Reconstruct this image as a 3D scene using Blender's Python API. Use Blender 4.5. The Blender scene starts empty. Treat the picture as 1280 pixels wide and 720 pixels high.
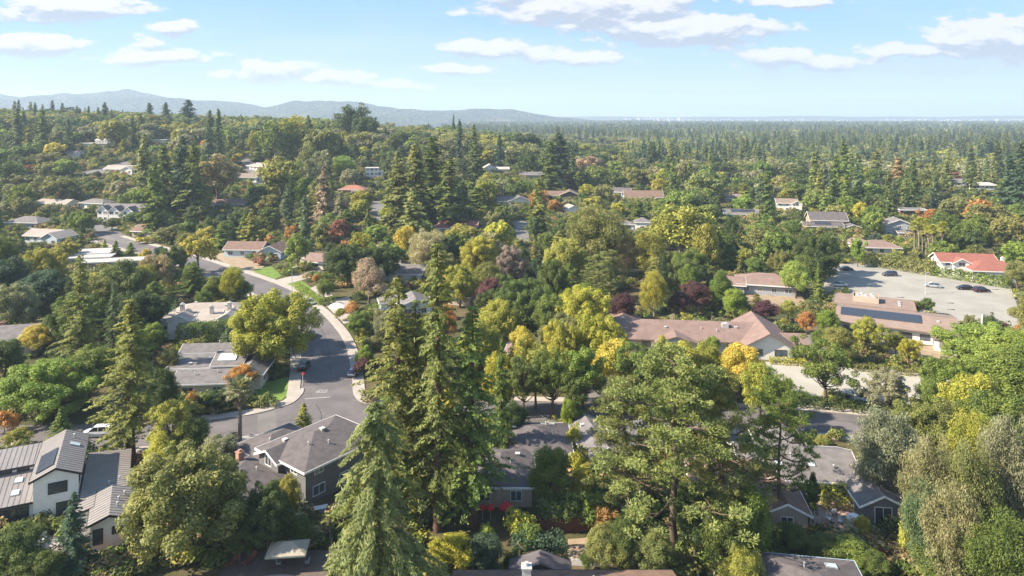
import bpy, math, random
import numpy as np
from mathutils import Vector, Matrix

# ------------------------------------------------------------------ camera, world, sun, exposure
SC = bpy.context.scene
COL = SC.collection
R = math.radians
F = 880.0          # focal length in photo pixels (1280 wide)
CH = 53.0          # height of the drone camera
VH = 147.0         # photo row of the true horizon

cam_d = bpy.data.cameras.new('camera')
cam_d.sensor_width = 36.0
cam_d.lens = F / 1280 * 36
cam_d.shift_y = -(360 - VH) / 1280
cam_d.clip_start = 0.5
cam_d.clip_end = 60000
cam = bpy.data.objects.new('camera', cam_d)
COL.objects.link(cam)
cam.location = (0, 0, CH)
cam.rotation_euler = (R(90), 0, 0)
SC.camera = cam

SUN_EL, SUN_AZ = 37.0, 261.0     # azimuth clockwise from +Y: the light comes from the left, a little behind the camera
sun_dir = Vector((math.sin(R(SUN_AZ)) * math.cos(R(SUN_EL)), math.cos(R(SUN_AZ)) * math.cos(R(SUN_EL)), math.sin(R(SUN_EL))))
sun_d = bpy.data.lights.new('sun', 'SUN')
sun_d.energy = 5.0
sun_d.angle = R(0.53)
sun_d.color = (1.0, 0.89, 0.72)
sun = bpy.data.objects.new('sun', sun_d)
COL.objects.link(sun)
sun.rotation_euler = sun_dir.to_track_quat('Z', 'Y').to_euler()

SC.view_settings.view_transform = 'Standard'
SC.view_settings.look = 'None'
SC.view_settings.gamma = 1.0
SC.view_settings.exposure = 1.50
SC.cycles.max_bounces = 5
SC.cycles.diffuse_bounces = 3
SC.cycles.glossy_bounces = 2
SC.cycles.transmission_bounces = 3
SC.cycles.volume_bounces = 0
SC.cycles.use_denoising = True
SC.cycles.caustics_reflective = False
SC.cycles.caustics_refractive = False


class NT:
    """tiny node-tree helper"""
    def __init__(s, tree):
        s.t = tree
        for n in list(tree.nodes):
            tree.nodes.remove(n)

    def n(s, typ, ins=None, **kw):
        nd = s.t.nodes.new(typ)
        for k, v in kw.items():
            setattr(nd, k, v)
        for k, v in (ins or {}).items():
            sock = nd.inputs[k]
            if isinstance(v, bpy.types.NodeSocket):
                s.t.links.new(v, sock)
            else:
                sock.default_value = v
        return nd

    def math(s, op, a, b=0.0, c=0.0, clamp=False):
        nd = s.t.nodes.new('ShaderNodeMath')
        nd.operation = op
        nd.use_clamp = clamp
        for i, v in enumerate((a, b, c)):
            if isinstance(v, bpy.types.NodeSocket):
                s.t.links.new(v, nd.inputs[i])
            else:
                nd.inputs[i].default_value = v
        return nd.outputs[0]

    def mix(s, f, a, b, mode='MIX'):
        nd = s.t.nodes.new('ShaderNodeMix')
        nd.data_type = 'RGBA'
        nd.blend_type = mode
        for k, v in ((0, f), (6, a), (7, b)):
            if isinstance(v, bpy.types.NodeSocket):
                s.t.links.new(v, nd.inputs[k])
            else:
                nd.inputs[k].default_value = v if k == 0 else (tuple(v) + (1,) if len(v) == 3 else v)
        return nd.outputs[2]

    def ramp(s, f, stops, interp='LINEAR'):
        nd = s.t.nodes.new('ShaderNodeValToRGB')
        cr = nd.color_ramp
        cr.interpolation = interp
        while len(cr.elements) < len(stops):
            cr.elements.new(0.5)
        for e, (p, c) in zip(cr.elements, stops):
            e.position = p
            e.color = tuple(c) + (1,) if len(c) == 3 else c
        s.t.links.new(f, nd.inputs[0])
        return nd.outputs[0]

    def smooth(s, v, lo, hi):
        nd = s.t.nodes.new('ShaderNodeMapRange')
        nd.interpolation_type = 'SMOOTHSTEP'
        s.t.links.new(v, nd.inputs[0])
        nd.inputs[1].default_value = lo
        nd.inputs[2].default_value = hi
        return nd.outputs[0]


# sky: Nishita with thin fair-weather clouds at fixed directions
W = bpy.data.worlds.new('World')
SC.world = W
W.use_nodes = True
w = NT(W.node_tree)
geo = w.n('ShaderNodeTexCoord')
sky = w.n('ShaderNodeTexSky', sky_type='NISHITA', sun_disc=False, sun_elevation=R(SUN_EL), sun_rotation=R(SUN_AZ),
          altitude=50, air_density=1.0, dust_density=0.6, ozone_density=1.0)
sep = w.n('ShaderNodeSeparateXYZ', {0: geo.outputs['Generated']})
yy = w.math('MAXIMUM', sep.outputs[1], 0.02)
px = w.math('DIVIDE', sep.outputs[0], yy)
pz = w.math('DIVIDE', sep.outputs[2], yy)


def cloud_layer(blobs, wob_s, wob_a, seed, nscale, amp, dx=0.0, dz=0.0):
    """soft elongated cloud banks; each is (u, v, half width, half height, strength) in photo rows read as directions"""
    qx, qz = w.math('ADD', px, dx), w.math('ADD', pz, dz)
    p = w.n('ShaderNodeCombineXYZ', {0: qx, 1: w.math('MULTIPLY', qz, 2.4), 2: seed})
    n1 = w.n('ShaderNodeTexNoise', {'Vector': p.outputs[0], 'Scale': nscale, 'Detail': 10.0, 'Roughness': 0.58, 'Distortion': 0.15})
    n2 = w.n('ShaderNodeTexNoise', {'Vector': p.outputs[0], 'Scale': wob_s, 'Detail': 4.0, 'Roughness': 0.6})
    wx = w.math('ADD', qx, w.math('MULTIPLY', w.math('SUBTRACT', n2.outputs[0], 0.5), wob_a))
    tot = None
    for (u, v, hw, hh, st) in blobs:
        cx, cz = (u - 640) / F, (VH - v) / F
        a = w.math('DIVIDE', w.math('SUBTRACT', wx, cx), hw / F)
        b = w.math('DIVIDE', w.math('SUBTRACT', qz, cz), hh / F)
        r2 = w.math('ADD', w.math('MULTIPLY', a, a), w.math('MULTIPLY', b, b))
        g = w.math('MULTIPLY', w.math('EXPONENT', w.math('MULTIPLY', r2, -0.8)), st)
        tot = g if tot is None else w.math('MAXIMUM', tot, g)
    return w.math('ADD', tot, w.math('MULTIPLY', w.math('SUBTRACT', n1.outputs[0], 0.5), amp)), tot


puffs = [(745, 8, 130, 24, 1.1), (850, 38, 115, 19, 1.1), (615, 61, 75, 10, .9), (720, 71, 62, 9, .85), (575, 86, 45, 8, .7),
         (85, 10, 85, 17, 1.0), (40, 56, 70, 13, .95), (222, 34, 28, 11, .85), (178, 53, 24, 9, .8), (190, 72, 72, 11, .85),
         (330, 88, 70, 13, .78), (420, 96, 60, 10, .72), (500, 106, 45, 8, .66), (990, 3, 60, 8, .85), (975, 74, 58, 13, .8),
         (1250, 50, 80, 26, 1.05), (1160, 62, 85, 10, .75), (1030, 78, 75, 11, .75)]
veil = [(1180, 84, 180, 14, .8), (1240, 66, 90, 20, .8), (250, 98, 270, 18, .66), (100, 88, 150, 14, .6), (745, 22, 130, 14, .7), (870, 52, 90, 8, .6),
        (1040, 96, 170, 10, .6), (640, 74, 100, 8, .6), (60, 66, 80, 8, .6)]
d0, t0_ = cloud_layer(puffs, 6.0, 0.08, 3.1, 20.0, 1.7)
d1, _t = cloud_layer(puffs, 6.0, 0.08, 3.1, 20.0, 1.7, dx=-0.006, dz=0.011)
m_p = w.math('MULTIPLY', w.smooth(d0, 0.26, 0.50), w.smooth(t0_, 0.06, 0.30))
shade = w.smooth(w.math('SUBTRACT', d1, d0), -0.24, 0.20)
dv, tv = cloud_layer(veil, 4.0, 0.12, 8.4, 9.0, 0.9)
m_v = w.math('MULTIPLY', w.smooth(dv, 0.25, 0.85), w.smooth(tv, 0.05, 0.4))
broad = w.n('ShaderNodeTexNoise', {'Vector': w.n('ShaderNodeCombineXYZ', {0: px, 1: w.math('MULTIPLY', pz, 5.0), 2: 1.7}).outputs[0],
                                   'Scale': 3.0, 'Detail': 6.0, 'Roughness': 0.55})
blue = w.mix(0.8, sky.outputs[0], (0.92, 2.0, 3.65))
base = w.mix(w.math('MULTIPLY', w.smooth(broad.outputs[0], 0.42, 0.75), 0.30), blue, (2.7, 3.25, 3.7))
low = w.smooth(pz, 0.15, -0.01)
base = w.mix(w.math('MULTIPLY', low, 0.80), base, (2.55, 3.15, 3.45))
base = w.mix(w.math('MULTIPLY', m_v, 0.55), base, (2.15, 2.5, 3.1))
base = w.mix(w.math('MULTIPLY', m_p, 0.9), base, w.mix(shade, (3.7, 3.6, 3.55), (1.95, 2.15, 2.6)))
front = w.smooth(sep.outputs[1], 0.02, 0.2)
col = w.mix(front, sky.outputs[0], base)
bg = w.n('ShaderNodeBackground', {'Color': col, 'Strength': 0.096})
w.n('ShaderNodeOutputWorld', {'Surface': bg.outputs[0]})


# ------------------------------------------------------------------ ground shape and pixel helpers
def sstep(a, b, x):
    t = np.clip((np.asarray(x, float) - a) / (b - a), 0, 1)
    return t * t * (3 - 2 * t)


def zt(X, Y):
    """height of the ground: flat by the camera, a wooded rise on the left, plain on the right"""
    X = np.asarray(X, float)
    Y = np.asarray(Y, float)
    t = X / np.maximum(Y, 1)
    c = np.interp(t, [-1, -.73, -.45, -.3, -.2, -.1, 0, .1, .2, .3], [47, 46, 40, 36, 33, 28, 20, 11, 3, 0])
    r = sstep(270, 720, Y) * (1 - sstep(860, 1600, Y))
    return c * r


def zf(X, Y):
    return float(zt(X, Y))


def px2(u, v):
    """the ground point seen at photo pixel (u, v)"""
    t = (u - 640) / F
    Y = 60.0
    prev = None
    while Y < 9000:
        z = zf(t * Y, Y)
        vv = VH + (CH - z) * F / Y
        if vv <= v:
            if prev is None:
                break
            y0, v0 = prev
            k = (v0 - v) / max(v0 - vv, 1e-6)
            Y = y0 + (Y - y0) * k
            break
        prev = (Y, vv)
        Y *= 1.01
    return Vector((t * Y, Y, zf(t * Y, Y)))


def top2(u, v, H):
    """base point of a thing H tall whose top is seen at pixel (u, v)"""
    t = (u - 640) / F
    Y = 62.0
    best = None
    while Y < 3000:
        z = zf(t * Y, Y)
        vv = VH + (CH - z - H) * F / Y
        d = vv - v
        if best is None or abs(d) < best[0]:
            best = (abs(d), Y)
        if (d <= 0 and v > VH) or (v <= VH and d <= 0 and CH - z - H <= 0):
            best = (0, Y)
            break
        Y *= 1.006
    Y = best[1]
    return Vector((t * Y, Y, zf(t * Y, Y)))


def proj(X, Y, Z):
    return 640 + X / Y * F, VH + (CH - Z) / Y * F


# ------------------------------------------------------------------ object helpers
def link(o, parent=None):
    COL.objects.link(o)
    if parent is not None:
        o.parent = parent
    return o


def tag(o, label=None, cat=None, group=None, kind=None):
    if label:
        o['label'] = label
    if cat:
        o['category'] = cat
    if group:
        o['group'] = group
    if kind:
        o['kind'] = kind
    return o


def empty(name, loc, rz=0.0):
    o = bpy.data.objects.new(name, None)
    o.empty_display_size = 0.3
    o.location = loc
    o.rotation_euler = (0, 0, rz)
    return link(o)


class MB:
    """collects boxes, prisms and tubes and links them as one mesh"""
    def __init__(s):
        s.v, s.f = [], []

    def poly(s, pts, faces):
        k = len(s.v)
        s.v += [tuple(p) for p in pts]
        s.f += [tuple(i + k for i in f) for f in faces]
        return s

    def box(s, x0, x1, y0, y1, z0, z1):
        return s.poly([(x0, y0, z0), (x1, y0, z0), (x1, y1, z0), (x0, y1, z0), (x0, y0, z1), (x1, y0, z1), (x1, y1, z1), (x0, y1, z1)],
                      [(0, 3, 2, 1), (4, 5, 6, 7), (0, 1, 5, 4), (1, 2, 6, 5), (2, 3, 7, 6), (3, 0, 4, 7)])

    def slab(s, quad, th):
        """a quad given as four 3-D points (counter-clockwise from above) with thickness th downward"""
        q = [Vector(p) for p in quad]
        n = len(q)
        pts = q + [p - Vector((0, 0, th)) for p in q]
        f = [tuple(range(n)), tuple(range(2 * n - 1, n - 1, -1))]
        for i in range(n):
            j = (i + 1) % n
            f.append((i, i + n, j + n, j))
        return s.poly(pts, f)

    def prism(s, pts2, z0, z1):
        n = len(pts2)
        pts = [(x, y, z0) for x, y in pts2] + [(x, y, z1) for x, y in pts2]
        f = [tuple(range(n - 1, -1, -1)), tuple(range(n, 2 * n))]
        for i in range(n):
            j = (i + 1) % n
            f.append((i, j, j + n, i + n))
        return s.poly(pts, f)

    def tube(s, p0, r0, p1, r1, n=8, cap=True):
        p0, p1 = Vector(p0), Vector(p1)
        d = (p1 - p0)
        if d.length < 1e-6:
            return s
        d.normalize()
        a = d.cross(Vector((0.31, 0.17, 0.93)))
        if a.length < 0.05:
            a = d.cross(Vector((1, 0, 0)))
        a.normalize()
        b = d.cross(a)
        pts = []
        for p, r in ((p0, r0), (p1, r1)):
            for i in range(n):
                t = 2 * math.pi * i / n
                pts.append(p + a * (r * math.cos(t)) + b * (r * math.sin(t)))
        f = [(i, (i + 1) % n, (i + 1) % n + n, i + n) for i in range(n)]
        if cap:
            f += [tuple(range(n - 1, -1, -1)), tuple(range(n, 2 * n))]
        return s.poly(pts, f)

    def mesh(s, name, mat, smooth=False):
        me = bpy.data.meshes.new(name)
        me.from_pydata(s.v, [], s.f)
        if mat is not None:
            me.materials.append(mat)
        if smooth:
            for p in me.polygons:
                p.use_smooth = True
        me.update()
        return me

    def build(s, name, mat, parent=None, loc=None, smooth=False, rz=0.0):
        o = bpy.data.objects.new(name, s.mesh(name, mat, smooth))
        if loc is not None:
            o.location = loc
        o.rotation_euler = (0, 0, rz)
        return link(o, parent)


# ------------------------------------------------------------------ materials
MATS = {}


def M(name, c, rough=0.8, c2=None, ns=1.0, amt=1.0, metal=0.0, detail=6.0, bump=0.0, stripes=None, spec=0.3, trans=None):
    if name in MATS:
        return MATS[name]
    m = bpy.data.materials.new(name)
    m.use_nodes = True
    t = NT(m.node_tree)
    p = t.n('ShaderNodeBsdfPrincipled', {'Roughness': rough, 'Metallic': metal, 'Specular IOR Level': spec})
    tc = t.n('ShaderNodeTexCoord')
    colr = None
    if c2 is None:
        c2 = tuple(x * 0.78 for x in c)
    nz = t.n('ShaderNodeTexNoise', {'Vector': tc.outputs['Object'], 'Scale': ns, 'Detail': detail, 'Roughness': 0.6})
    f = t.smooth(nz.outputs[0], 0.3, 0.7)
    colr = t.mix(t.math('MULTIPLY', f, amt), c, c2)
    n3 = t.n('ShaderNodeTexNoise', {'Vector': tc.outputs['Object'], 'Scale': 7.0, 'Detail': 3.0, 'Roughness': 0.7})
    colr = t.mix(1.0, colr, t.n('ShaderNodeMapRange', {0: n3.outputs[0], 1: 0.25, 2: 0.75, 3: 0.84, 4: 1.14}).outputs[0], 'MULTIPLY')
    if stripes:     # (axis, per metre, colour factor)
        ax, per, k = stripes
        sp = t.n('ShaderNodeSeparateXYZ', {0: tc.outputs['Object']})
        fr = t.math('FRACT', t.math('MULTIPLY', sp.outputs[ax], per))
        ln = t.math('GREATER_THAN', fr, 0.86)
        colr = t.mix(ln, colr, tuple(x * k for x in c))
    t.t.links.new(colr, p.inputs['Base Color'])
    if bump:
        n2 = t.n('ShaderNodeTexNoise', {'Vector': tc.outputs['Object'], 'Scale': ns * 6, 'Detail': 4.0})
        b = t.n('ShaderNodeBump', {'Height': n2.outputs[0], 'Strength': bump, 'Distance': 0.05})
        t.t.links.new(b.outputs[0], p.inputs['Normal'])
    t.n('ShaderNodeOutputMaterial', {'Surface': p.outputs[0]})
    MATS[name] = m
    return m


def leaf_mat(name, instancer=False, transl=0.32, brown=0.0):
    """foliage: the object's own colour, varied leaf clump by leaf clump (attribute v)"""
    m = bpy.data.materials.new(name)
    m.use_nodes = True
    t = NT(m.node_tree)
    if instancer:
        src = t.n('ShaderNodeAttribute', attribute_type='INSTANCER', attribute_name='tint').outputs['Color']
    else:
        src = t.n('ShaderNodeObjectInfo').outputs['Color']
    v = t.n('ShaderNodeAttribute', attribute_type='GEOMETRY', attribute_name='v').outputs['Fac']
    val = t.n('ShaderNodeMapRange', {0: v, 1: 0.0, 2: 1.0, 3: 0.62, 4: 1.42}).outputs[0]
    hue = t.n('ShaderNodeMapRange', {0: v, 1: 0.0, 2: 1.0, 3: 0.512, 4: 0.49}).outputs[0]
    if not instancer:
        on = t.n('ShaderNodeTexNoise', {'Vector': t.n('ShaderNodeTexCoord').outputs['Object'], 'Scale': 0.33, 'Detail': 2.0})
        hue = t.math('ADD', hue, t.math('MULTIPLY', t.math('SUBTRACT', on.outputs[0], 0.5), -0.07))
        val = t.math('MULTIPLY', val, t.n('ShaderNodeMapRange', {0: on.outputs[0], 1: 0.3, 2: 0.7, 3: 0.86, 4: 1.14}).outputs[0])
    hs = t.n('ShaderNodeHueSaturation', {'Hue': hue, 'Saturation': 1.0, 'Value': val, 'Color': src})
    p = t.n('ShaderNodeBsdfPrincipled', {'Base Color': hs.outputs[0], 'Roughness': 0.62, 'Specular IOR Level': 0.25})
    tr = t.n('ShaderNodeBsdfTranslucent', {'Color': t.mix(1.0, hs.outputs[0], (1.25, 1.25, 0.75), 'MULTIPLY')})
    mx = t.n('ShaderNodeMixShader', {0: transl, 1: p.outputs[0], 2: tr.outputs[0]})
    t.n('ShaderNodeOutputMaterial', {'Surface': mx.outputs[0]})
    return m


LEAF = leaf_mat('leaf_foliage')
LEAF_I = leaf_mat('leaf_foliage_far', True)
BARK = M('bark', (.13, .095, .07), .95, (.075, .055, .042), 3.0, bump=.6)
BARK_RED = M('redwood_bark', (.14, .085, .06), .95, (.08, .05, .04), 3.0, bump=.6)
BARK_PALE = M('pale_bark', (.34, .30, .24), .9, (.2, .17, .13), 2.0)
# ------------------------------------------------------------------ tree meshes
def cards_mesh(name, V, v, mat, seg=None, seg_mat=None):
    """V: (N,4,3) leaf cards; v: (N,) tint; seg: MB with wood kept in the same mesh (far trees only)"""
    N = len(V)
    verts = V.reshape(-1, 3)
    me = bpy.data.meshes.new(name)
    nv, quads, mi = len(verts), np.arange(N * 4, dtype=np.int32).reshape(-1, 4), np.zeros(N, np.int32)
    tint = np.repeat(v, 4)
    if seg is not None and seg.v:
        q = np.array([f for f in seg.f if len(f) == 4], np.int32) + nv
        verts = np.vstack([verts, np.array(seg.v)])
        quads = np.vstack([quads, q])
        mi = np.concatenate([mi, np.ones(len(q), np.int32)])
        tint = np.concatenate([tint, np.full(len(seg.v), .5)])
    me.vertices.add(len(verts))
    me.vertices.foreach_set('co', verts.astype(np.float32).ravel())
    me.loops.add(len(quads) * 4)
    me.loops.foreach_set('vertex_index', quads.ravel().astype(np.int32))
    me.polygons.add(len(quads))
    me.polygons.foreach_set('loop_start', np.arange(0, len(quads) * 4, 4, dtype=np.int32))
    me.materials.append(mat)
    if seg is not None and seg.v:
        me.materials.append(seg_mat or BARK)
        me.polygons.foreach_set('material_index', mi)
    a = me.attributes.new('v', 'FLOAT', 'POINT')
    a.data.foreach_set('value', tint.astype(np.float32))
    me.update()
    me.validate()
    return me


def unit(a):
    return a / np.maximum(np.linalg.norm(a, axis=-1, keepdims=True), 1e-9)


def rdir(rng, n):
    return unit(rng.normal(size=(n, 3)))


def make_cards(rng, C, Nn, L, Wd, ax=None):
    """rhombic leaf sprays at C with normals Nn; L, Wd scalars or arrays"""
    n = len(C)
    L = np.broadcast_to(L, (n,))[:, None] * rng.uniform(.45, 1.55, (n, 1))
    Wd = np.broadcast_to(Wd, (n,))[:, None] * rng.uniform(.65, 1.35, (n, 1))
    if ax is None:
        ax = rdir(rng, n)
    a = unit(ax - Nn * np.sum(ax * Nn, axis=1, keepdims=True))
    b = np.cross(Nn, a)
    k = rng.uniform(-.25, .25, (n, 1))
    return np.stack([C - a * L / 2, C + b * Wd / 2 + a * L * k, C + a * L / 2, C - b * Wd / 2 + a * L * k], axis=1)


def limb(mb, p0, p1, r0, r1, sag, n=4, sides=5):
    p0, p1 = Vector(p0), Vector(p1)
    prev, pr = p0, r0
    for i in range(1, n + 1):
        f = i / n
        p = p0.lerp(p1, f) + Vector((0, 0, sag * math.sin(math.pi * f)))
        r = r0 + (r1 - r0) * f
        mb.tube(prev, pr, p, r, sides, False)
        prev, pr = p, r


def gen_broad(seed, H, Rr, nc, nl, ls, zb=.22, lean=.0, shell=.6, flat=.8, droop=0.0, aspect=.55, gap=0.0, crz=(.17, .30), limbs=14, tr=None):
    rng = np.random.default_rng(seed)
    zc, rz = H * (zb + 1) / 2, H * (1 - zb) / 2
    bd, ba = rdir(rng, 7), rng.uniform(-.30, .32, 7)
    d = rdir(rng, nc * 2)
    d[:, 2] += .18
    d = unit(d)
    d = d[d[:, 2] > -.75][:nc]
    nc = len(d)
    m = 1 + np.sum(ba * np.maximum(0, d @ bd.T) ** 2, axis=1)
    r = rng.uniform(shell, 1, nc) ** .7
    inner = rng.random(nc) < .22
    r[inner] *= .6
    rc = Rr * rng.uniform(crz[0], crz[1], nc)
    C = d * np.array([Rr, Rr, rz]) * (m * r)[:, None] * (1 - (rc / Rr * .75))[:, None]
    # below the equator crowns narrow to the limbs
    C[:, 2] += zc
    C[:, 2] = np.maximum(C[:, 2], H * zb * .8)
    cnt = np.maximum((nl * (rc / rc.mean()) ** 2).astype(int), 6)
    idx = np.repeat(np.arange(nc), cnt)
    n = len(idx)
    d2 = rdir(rng, n)
    d2[:, 2] += .25
    d2 = unit(d2)
    rr = rc[idx] * rng.uniform(.62, 1.12, n)
    P = C[idx] + d2 * rr[:, None] * np.array([1, 1, flat])
    if droop:
        P[:, 2] -= droop * rng.random(n) ** 2 * rc[idx]
    nn = unit(d2 * .95 + rng.normal(size=(n, 3)) * .42 + np.array([0, 0, .35]))
    ax = None
    if droop:
        ax = unit(rng.normal(size=(n, 3)) * .35 + np.array([0, 0, -1.0]))
        nn = unit(d2 * .8 + rng.normal(size=(n, 3)) * .5)
    V = make_cards(rng, P, nn, ls, ls * aspect, ax)
    cv = rng.random(nc)
    v = np.clip(cv[idx] * .45 + rng.random(n) * .55 + rng.normal(0, .05, n), 0, 1)
    wood = MB()
    tr = tr or H * .022 + .05
    top = Vector((rng.uniform(-.2, .2) * Rr * .3, rng.uniform(-.2, .2) * Rr * .3, H * zb + (H * (1 - zb)) * .3))
    limb(wood, (0, 0, -.4), top, tr * 1.25, tr * .6, 0, 4, 7)
    order = rng.permutation(nc)[:limbs]
    for k in order:
        st = Vector((0, 0, 0)).lerp(top, rng.uniform(.55, 1))
        limb(wood, st, C[k], tr * .42, tr * .08, -.06 * H, 4, 5)
    return V, v, wood


def gen_conifer(seed, H, Rr, zb=.08, dz=.42, per=5, dens=13, cl=.62, cw=.2, droop=.25, power=.8, puff=.32, irr=.35, tip=.12, tr=None, rise=0.0):
    rng = np.random.default_rng(seed)
    P, A, Nn, VV = [], [], [], []
    ph = rng.uniform(0, 6.28, 6)
    zs = np.arange(H * zb, H - .3, dz)
    wood = MB()
    tr = tr or H * .016 + .08
    wob = [Vector((rng.normal() * .05, rng.normal() * .05, 0)) for _ in range(9)]
    prev, pr = Vector((0, 0, -.4)), tr * 1.2
    for i in range(1, 9):
        p = Vector((0, 0, H * i / 8)) + wob[i] * (1 if i < 8 else 0)
        r = tr * (1 - i / 8) ** .8 + .02
        wood.tube(prev, pr, p, r, 7, False)
        prev, pr = p, r
    for z in zs:
        f = (z - H * zb) / (H * (1 - zb))
        pf = (1 - f) ** power * min(1.0, .55 + f * 3.2)
        for _ in range(per):
            az = rng.uniform(0, 2 * math.pi)
            sec = 1 + irr * (math.sin(2 * az + ph[0] + f * 7) * .4 + math.sin(3 * az + ph[1] - f * 11) * .35 + math.sin(f * 23 + ph[2] + az) * .35)
            L = max(.25, (Rr * pf) * sec * rng.uniform(.55, 1.1)) + .15
            d = np.array([math.cos(az), math.sin(az), 0])
            n = max(4, int(dens * L))
            s = rng.uniform(.12, 1, n) ** .75
            side = np.array([-d[1], d[0], 0])
            wd = puff * (1.05 - s * .6) * min(1, .35 + L * .25)
            c = np.outer(s * L, d) + side * (rng.normal(size=n) * wd)[:, None]
            c[:, 2] += z + rise * s * L - droop * L * s ** 2 + rng.normal(size=n) * wd * .45 + tip * s * L * .5
            P.append(c)
            a = d * rng.uniform(.5, 1.2, (n, 1)) + side * rng.normal(size=(n, 1)) * .9 + np.array([0, 0, -1.0]) * (droop * 1.1 * s + rng.random(n) * .35)[:, None]
            A.append(a)
            Nn.append(rng.normal(size=(n, 3)) * .42 + np.array([0, 0, .8]) + d * .7)
            VV.append(np.full(n, rng.random()))
            if L > Rr * .45 and rng.random() < .35:
                wood.tube((0, 0, z), tr * .2, Vector(d * L * .8) + Vector((0, 0, z + rise * .8 * L - droop * L * .6)), .02, 4, False)
    P, A, Nn, VV = np.vstack(P), unit(np.vstack(A)), unit(np.vstack(Nn)), np.concatenate(VV)
    V = make_cards(rng, P, Nn, cl, cw, A)
    v = np.clip(VV * .45 + rng.random(len(P)) * .55, 0, 1)
    return V, v, wood


def gen_pine(seed, H, Rr, nl=26, tufts=9, tc=120, tf=1.15, cl=.55, cw=.16, zb=.25):
    rng = np.random.default_rng(seed)
    wood = MB()
    tr = H * .02 + .05
    pts = [Vector((0, 0, -.4))]
    off = Vector((0, 0, 0))
    for i in range(1, 7):
        off = off + Vector((rng.normal() * .35, rng.normal() * .35, 0))
        pts.append(Vector((off.x, off.y, H * .93 * i / 6)))
    for i in range(6):
        wood.tube(pts[i], tr * (1 - i / 7.0), pts[i + 1], tr * (1 - (i + 1) / 7.0), 7, False)
    C, rc = [], []
    for k in range(nl):
        f = zb + (1 - zb) * (k + rng.random()) / nl
        az = k * 2.4 + rng.uniform(-.5, .5)
        prof = math.sin(min(1, (1 - f) * 1.15 + .12) * math.pi * .55) ** .7
        L = Rr * prof * rng.uniform(.6, 1.12)
        i = min(5, int(f * 6 / 1.0))
        b = Vector((pts[i].x, pts[i].y, f * H * .93))
        d = Vector((math.cos(az), math.sin(az), 0))
        e = b + d * L + Vector((0, 0, L * rng.uniform(.05, .35)))
        limb(wood, b, e, tr * .35 * (1 - f * .5), .04, -.12 * L, 4, 5)
        C.append(e)
        rc.append(tf * rng.uniform(.8, 1.2))
        for j in range(tufts):
            s = rng.uniform(.3, 1.0)
            w_ = (1.1 - s * .5) * L * .42
            p = b.lerp(e, s) + Vector((rng.normal() * w_ * .6, rng.normal() * w_ * .6, -.12 * L * math.sin(math.pi * s) + abs(rng.normal()) * .8 + .2))
            C.append(p)
            rc.append(tf * rng.uniform(.55, 1.05))
            if j % 3 == 0:
                wood.tube(b.lerp(e, s * .8) + Vector((0, 0, -.1 * L)), .07, p, .025, 4, False)
    C, rc = np.array([tuple(c) for c in C]), np.array(rc)
    cnt = (tc * (rc / tf) ** 2).astype(int) + 8
    idx = np.repeat(np.arange(len(C)), cnt)
    n = len(idx)
    d2 = rdir(rng, n)
    d2[:, 2] = np.abs(d2[:, 2]) * 1.0 - .25
    d2 = unit(d2)
    P = C[idx] + d2 * (rc[idx] * rng.uniform(.45, 1.05, n))[:, None] * np.array([1.15, 1.15, .55])
    ax = unit(d2 + rng.normal(size=(n, 3)) * .45 + np.array([0, 0, .3]))
    nn = unit(rng.normal(size=(n, 3)) * .6 + np.array([0, 0, .8]))
    V = make_cards(rng, P, nn, cl, cw, ax)
    cv = rng.random(len(C))
    return V, np.clip(cv[idx] * .5 + rng.random(n) * .5, 0, 1), wood


def gen_palm(seed, H, fr=34, fl=1.5, skirt=True):
    """fan palm: ringed trunk, round head of stiff fans, hanging dead skirt"""
    rng = np.random.default_rng(seed)
    wood = MB()
    limb(wood, (0, 0, -.3), (rng.normal() * .15, rng.normal() * .15, H - fl * .9), .30, .20, 0, 6, 9)
    Q, v, dead = [], [], []
    top = np.array([0, 0, H - fl * .95])
    for k in range(fr + (26 if skirt else 0)):
        isd = k >= fr
        az = k * 2.399 + rng.uniform(-.2, .2)
        el = R(80 - 115 * (k / fr) ** .9) if not isd else R(rng.uniform(-84, -68))
        d = np.array([math.cos(az) * math.cos(el), math.sin(az) * math.cos(el), math.sin(el)])
        st = fl * rng.uniform(.45, .65) if not isd else fl * rng.uniform(.1, .9)
        b = top + d * st + (np.array([0, 0, -.1]) if isd else 0)
        s = unit(np.cross(d, [0, 0, 1.0])[None])[0]
        up = np.cross(s, d)
        if not isd:
            Q.append([top, top + d * st * .5 + s * .03, b, top + d * st * .5 - s * .03])
            v.append(.4)
            dead.append(False)
        for j in range(11):
            a = R(-75 + 150 * j / 10)
            bd = d * math.cos(a) + s * math.sin(a)
            L = fl * (.75 if not isd else .55) * (1 - .25 * abs(j - 5) / 5) * rng.uniform(.85, 1.1)
            e = b + bd * L + np.array([0, 0, -.18 * L])
            sd = np.cross(bd, up) * L * .085
            mid = b + bd * L * .55
            Q.append([b, mid + sd, e, mid - sd])
            v.append(rng.uniform(.25, .95))
            dead.append(isd)
    Q, v, dead = np.array(Q), np.array(v), np.array(dead)
    return Q[~dead], v[~dead], wood, Q[dead], v[dead]


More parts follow.
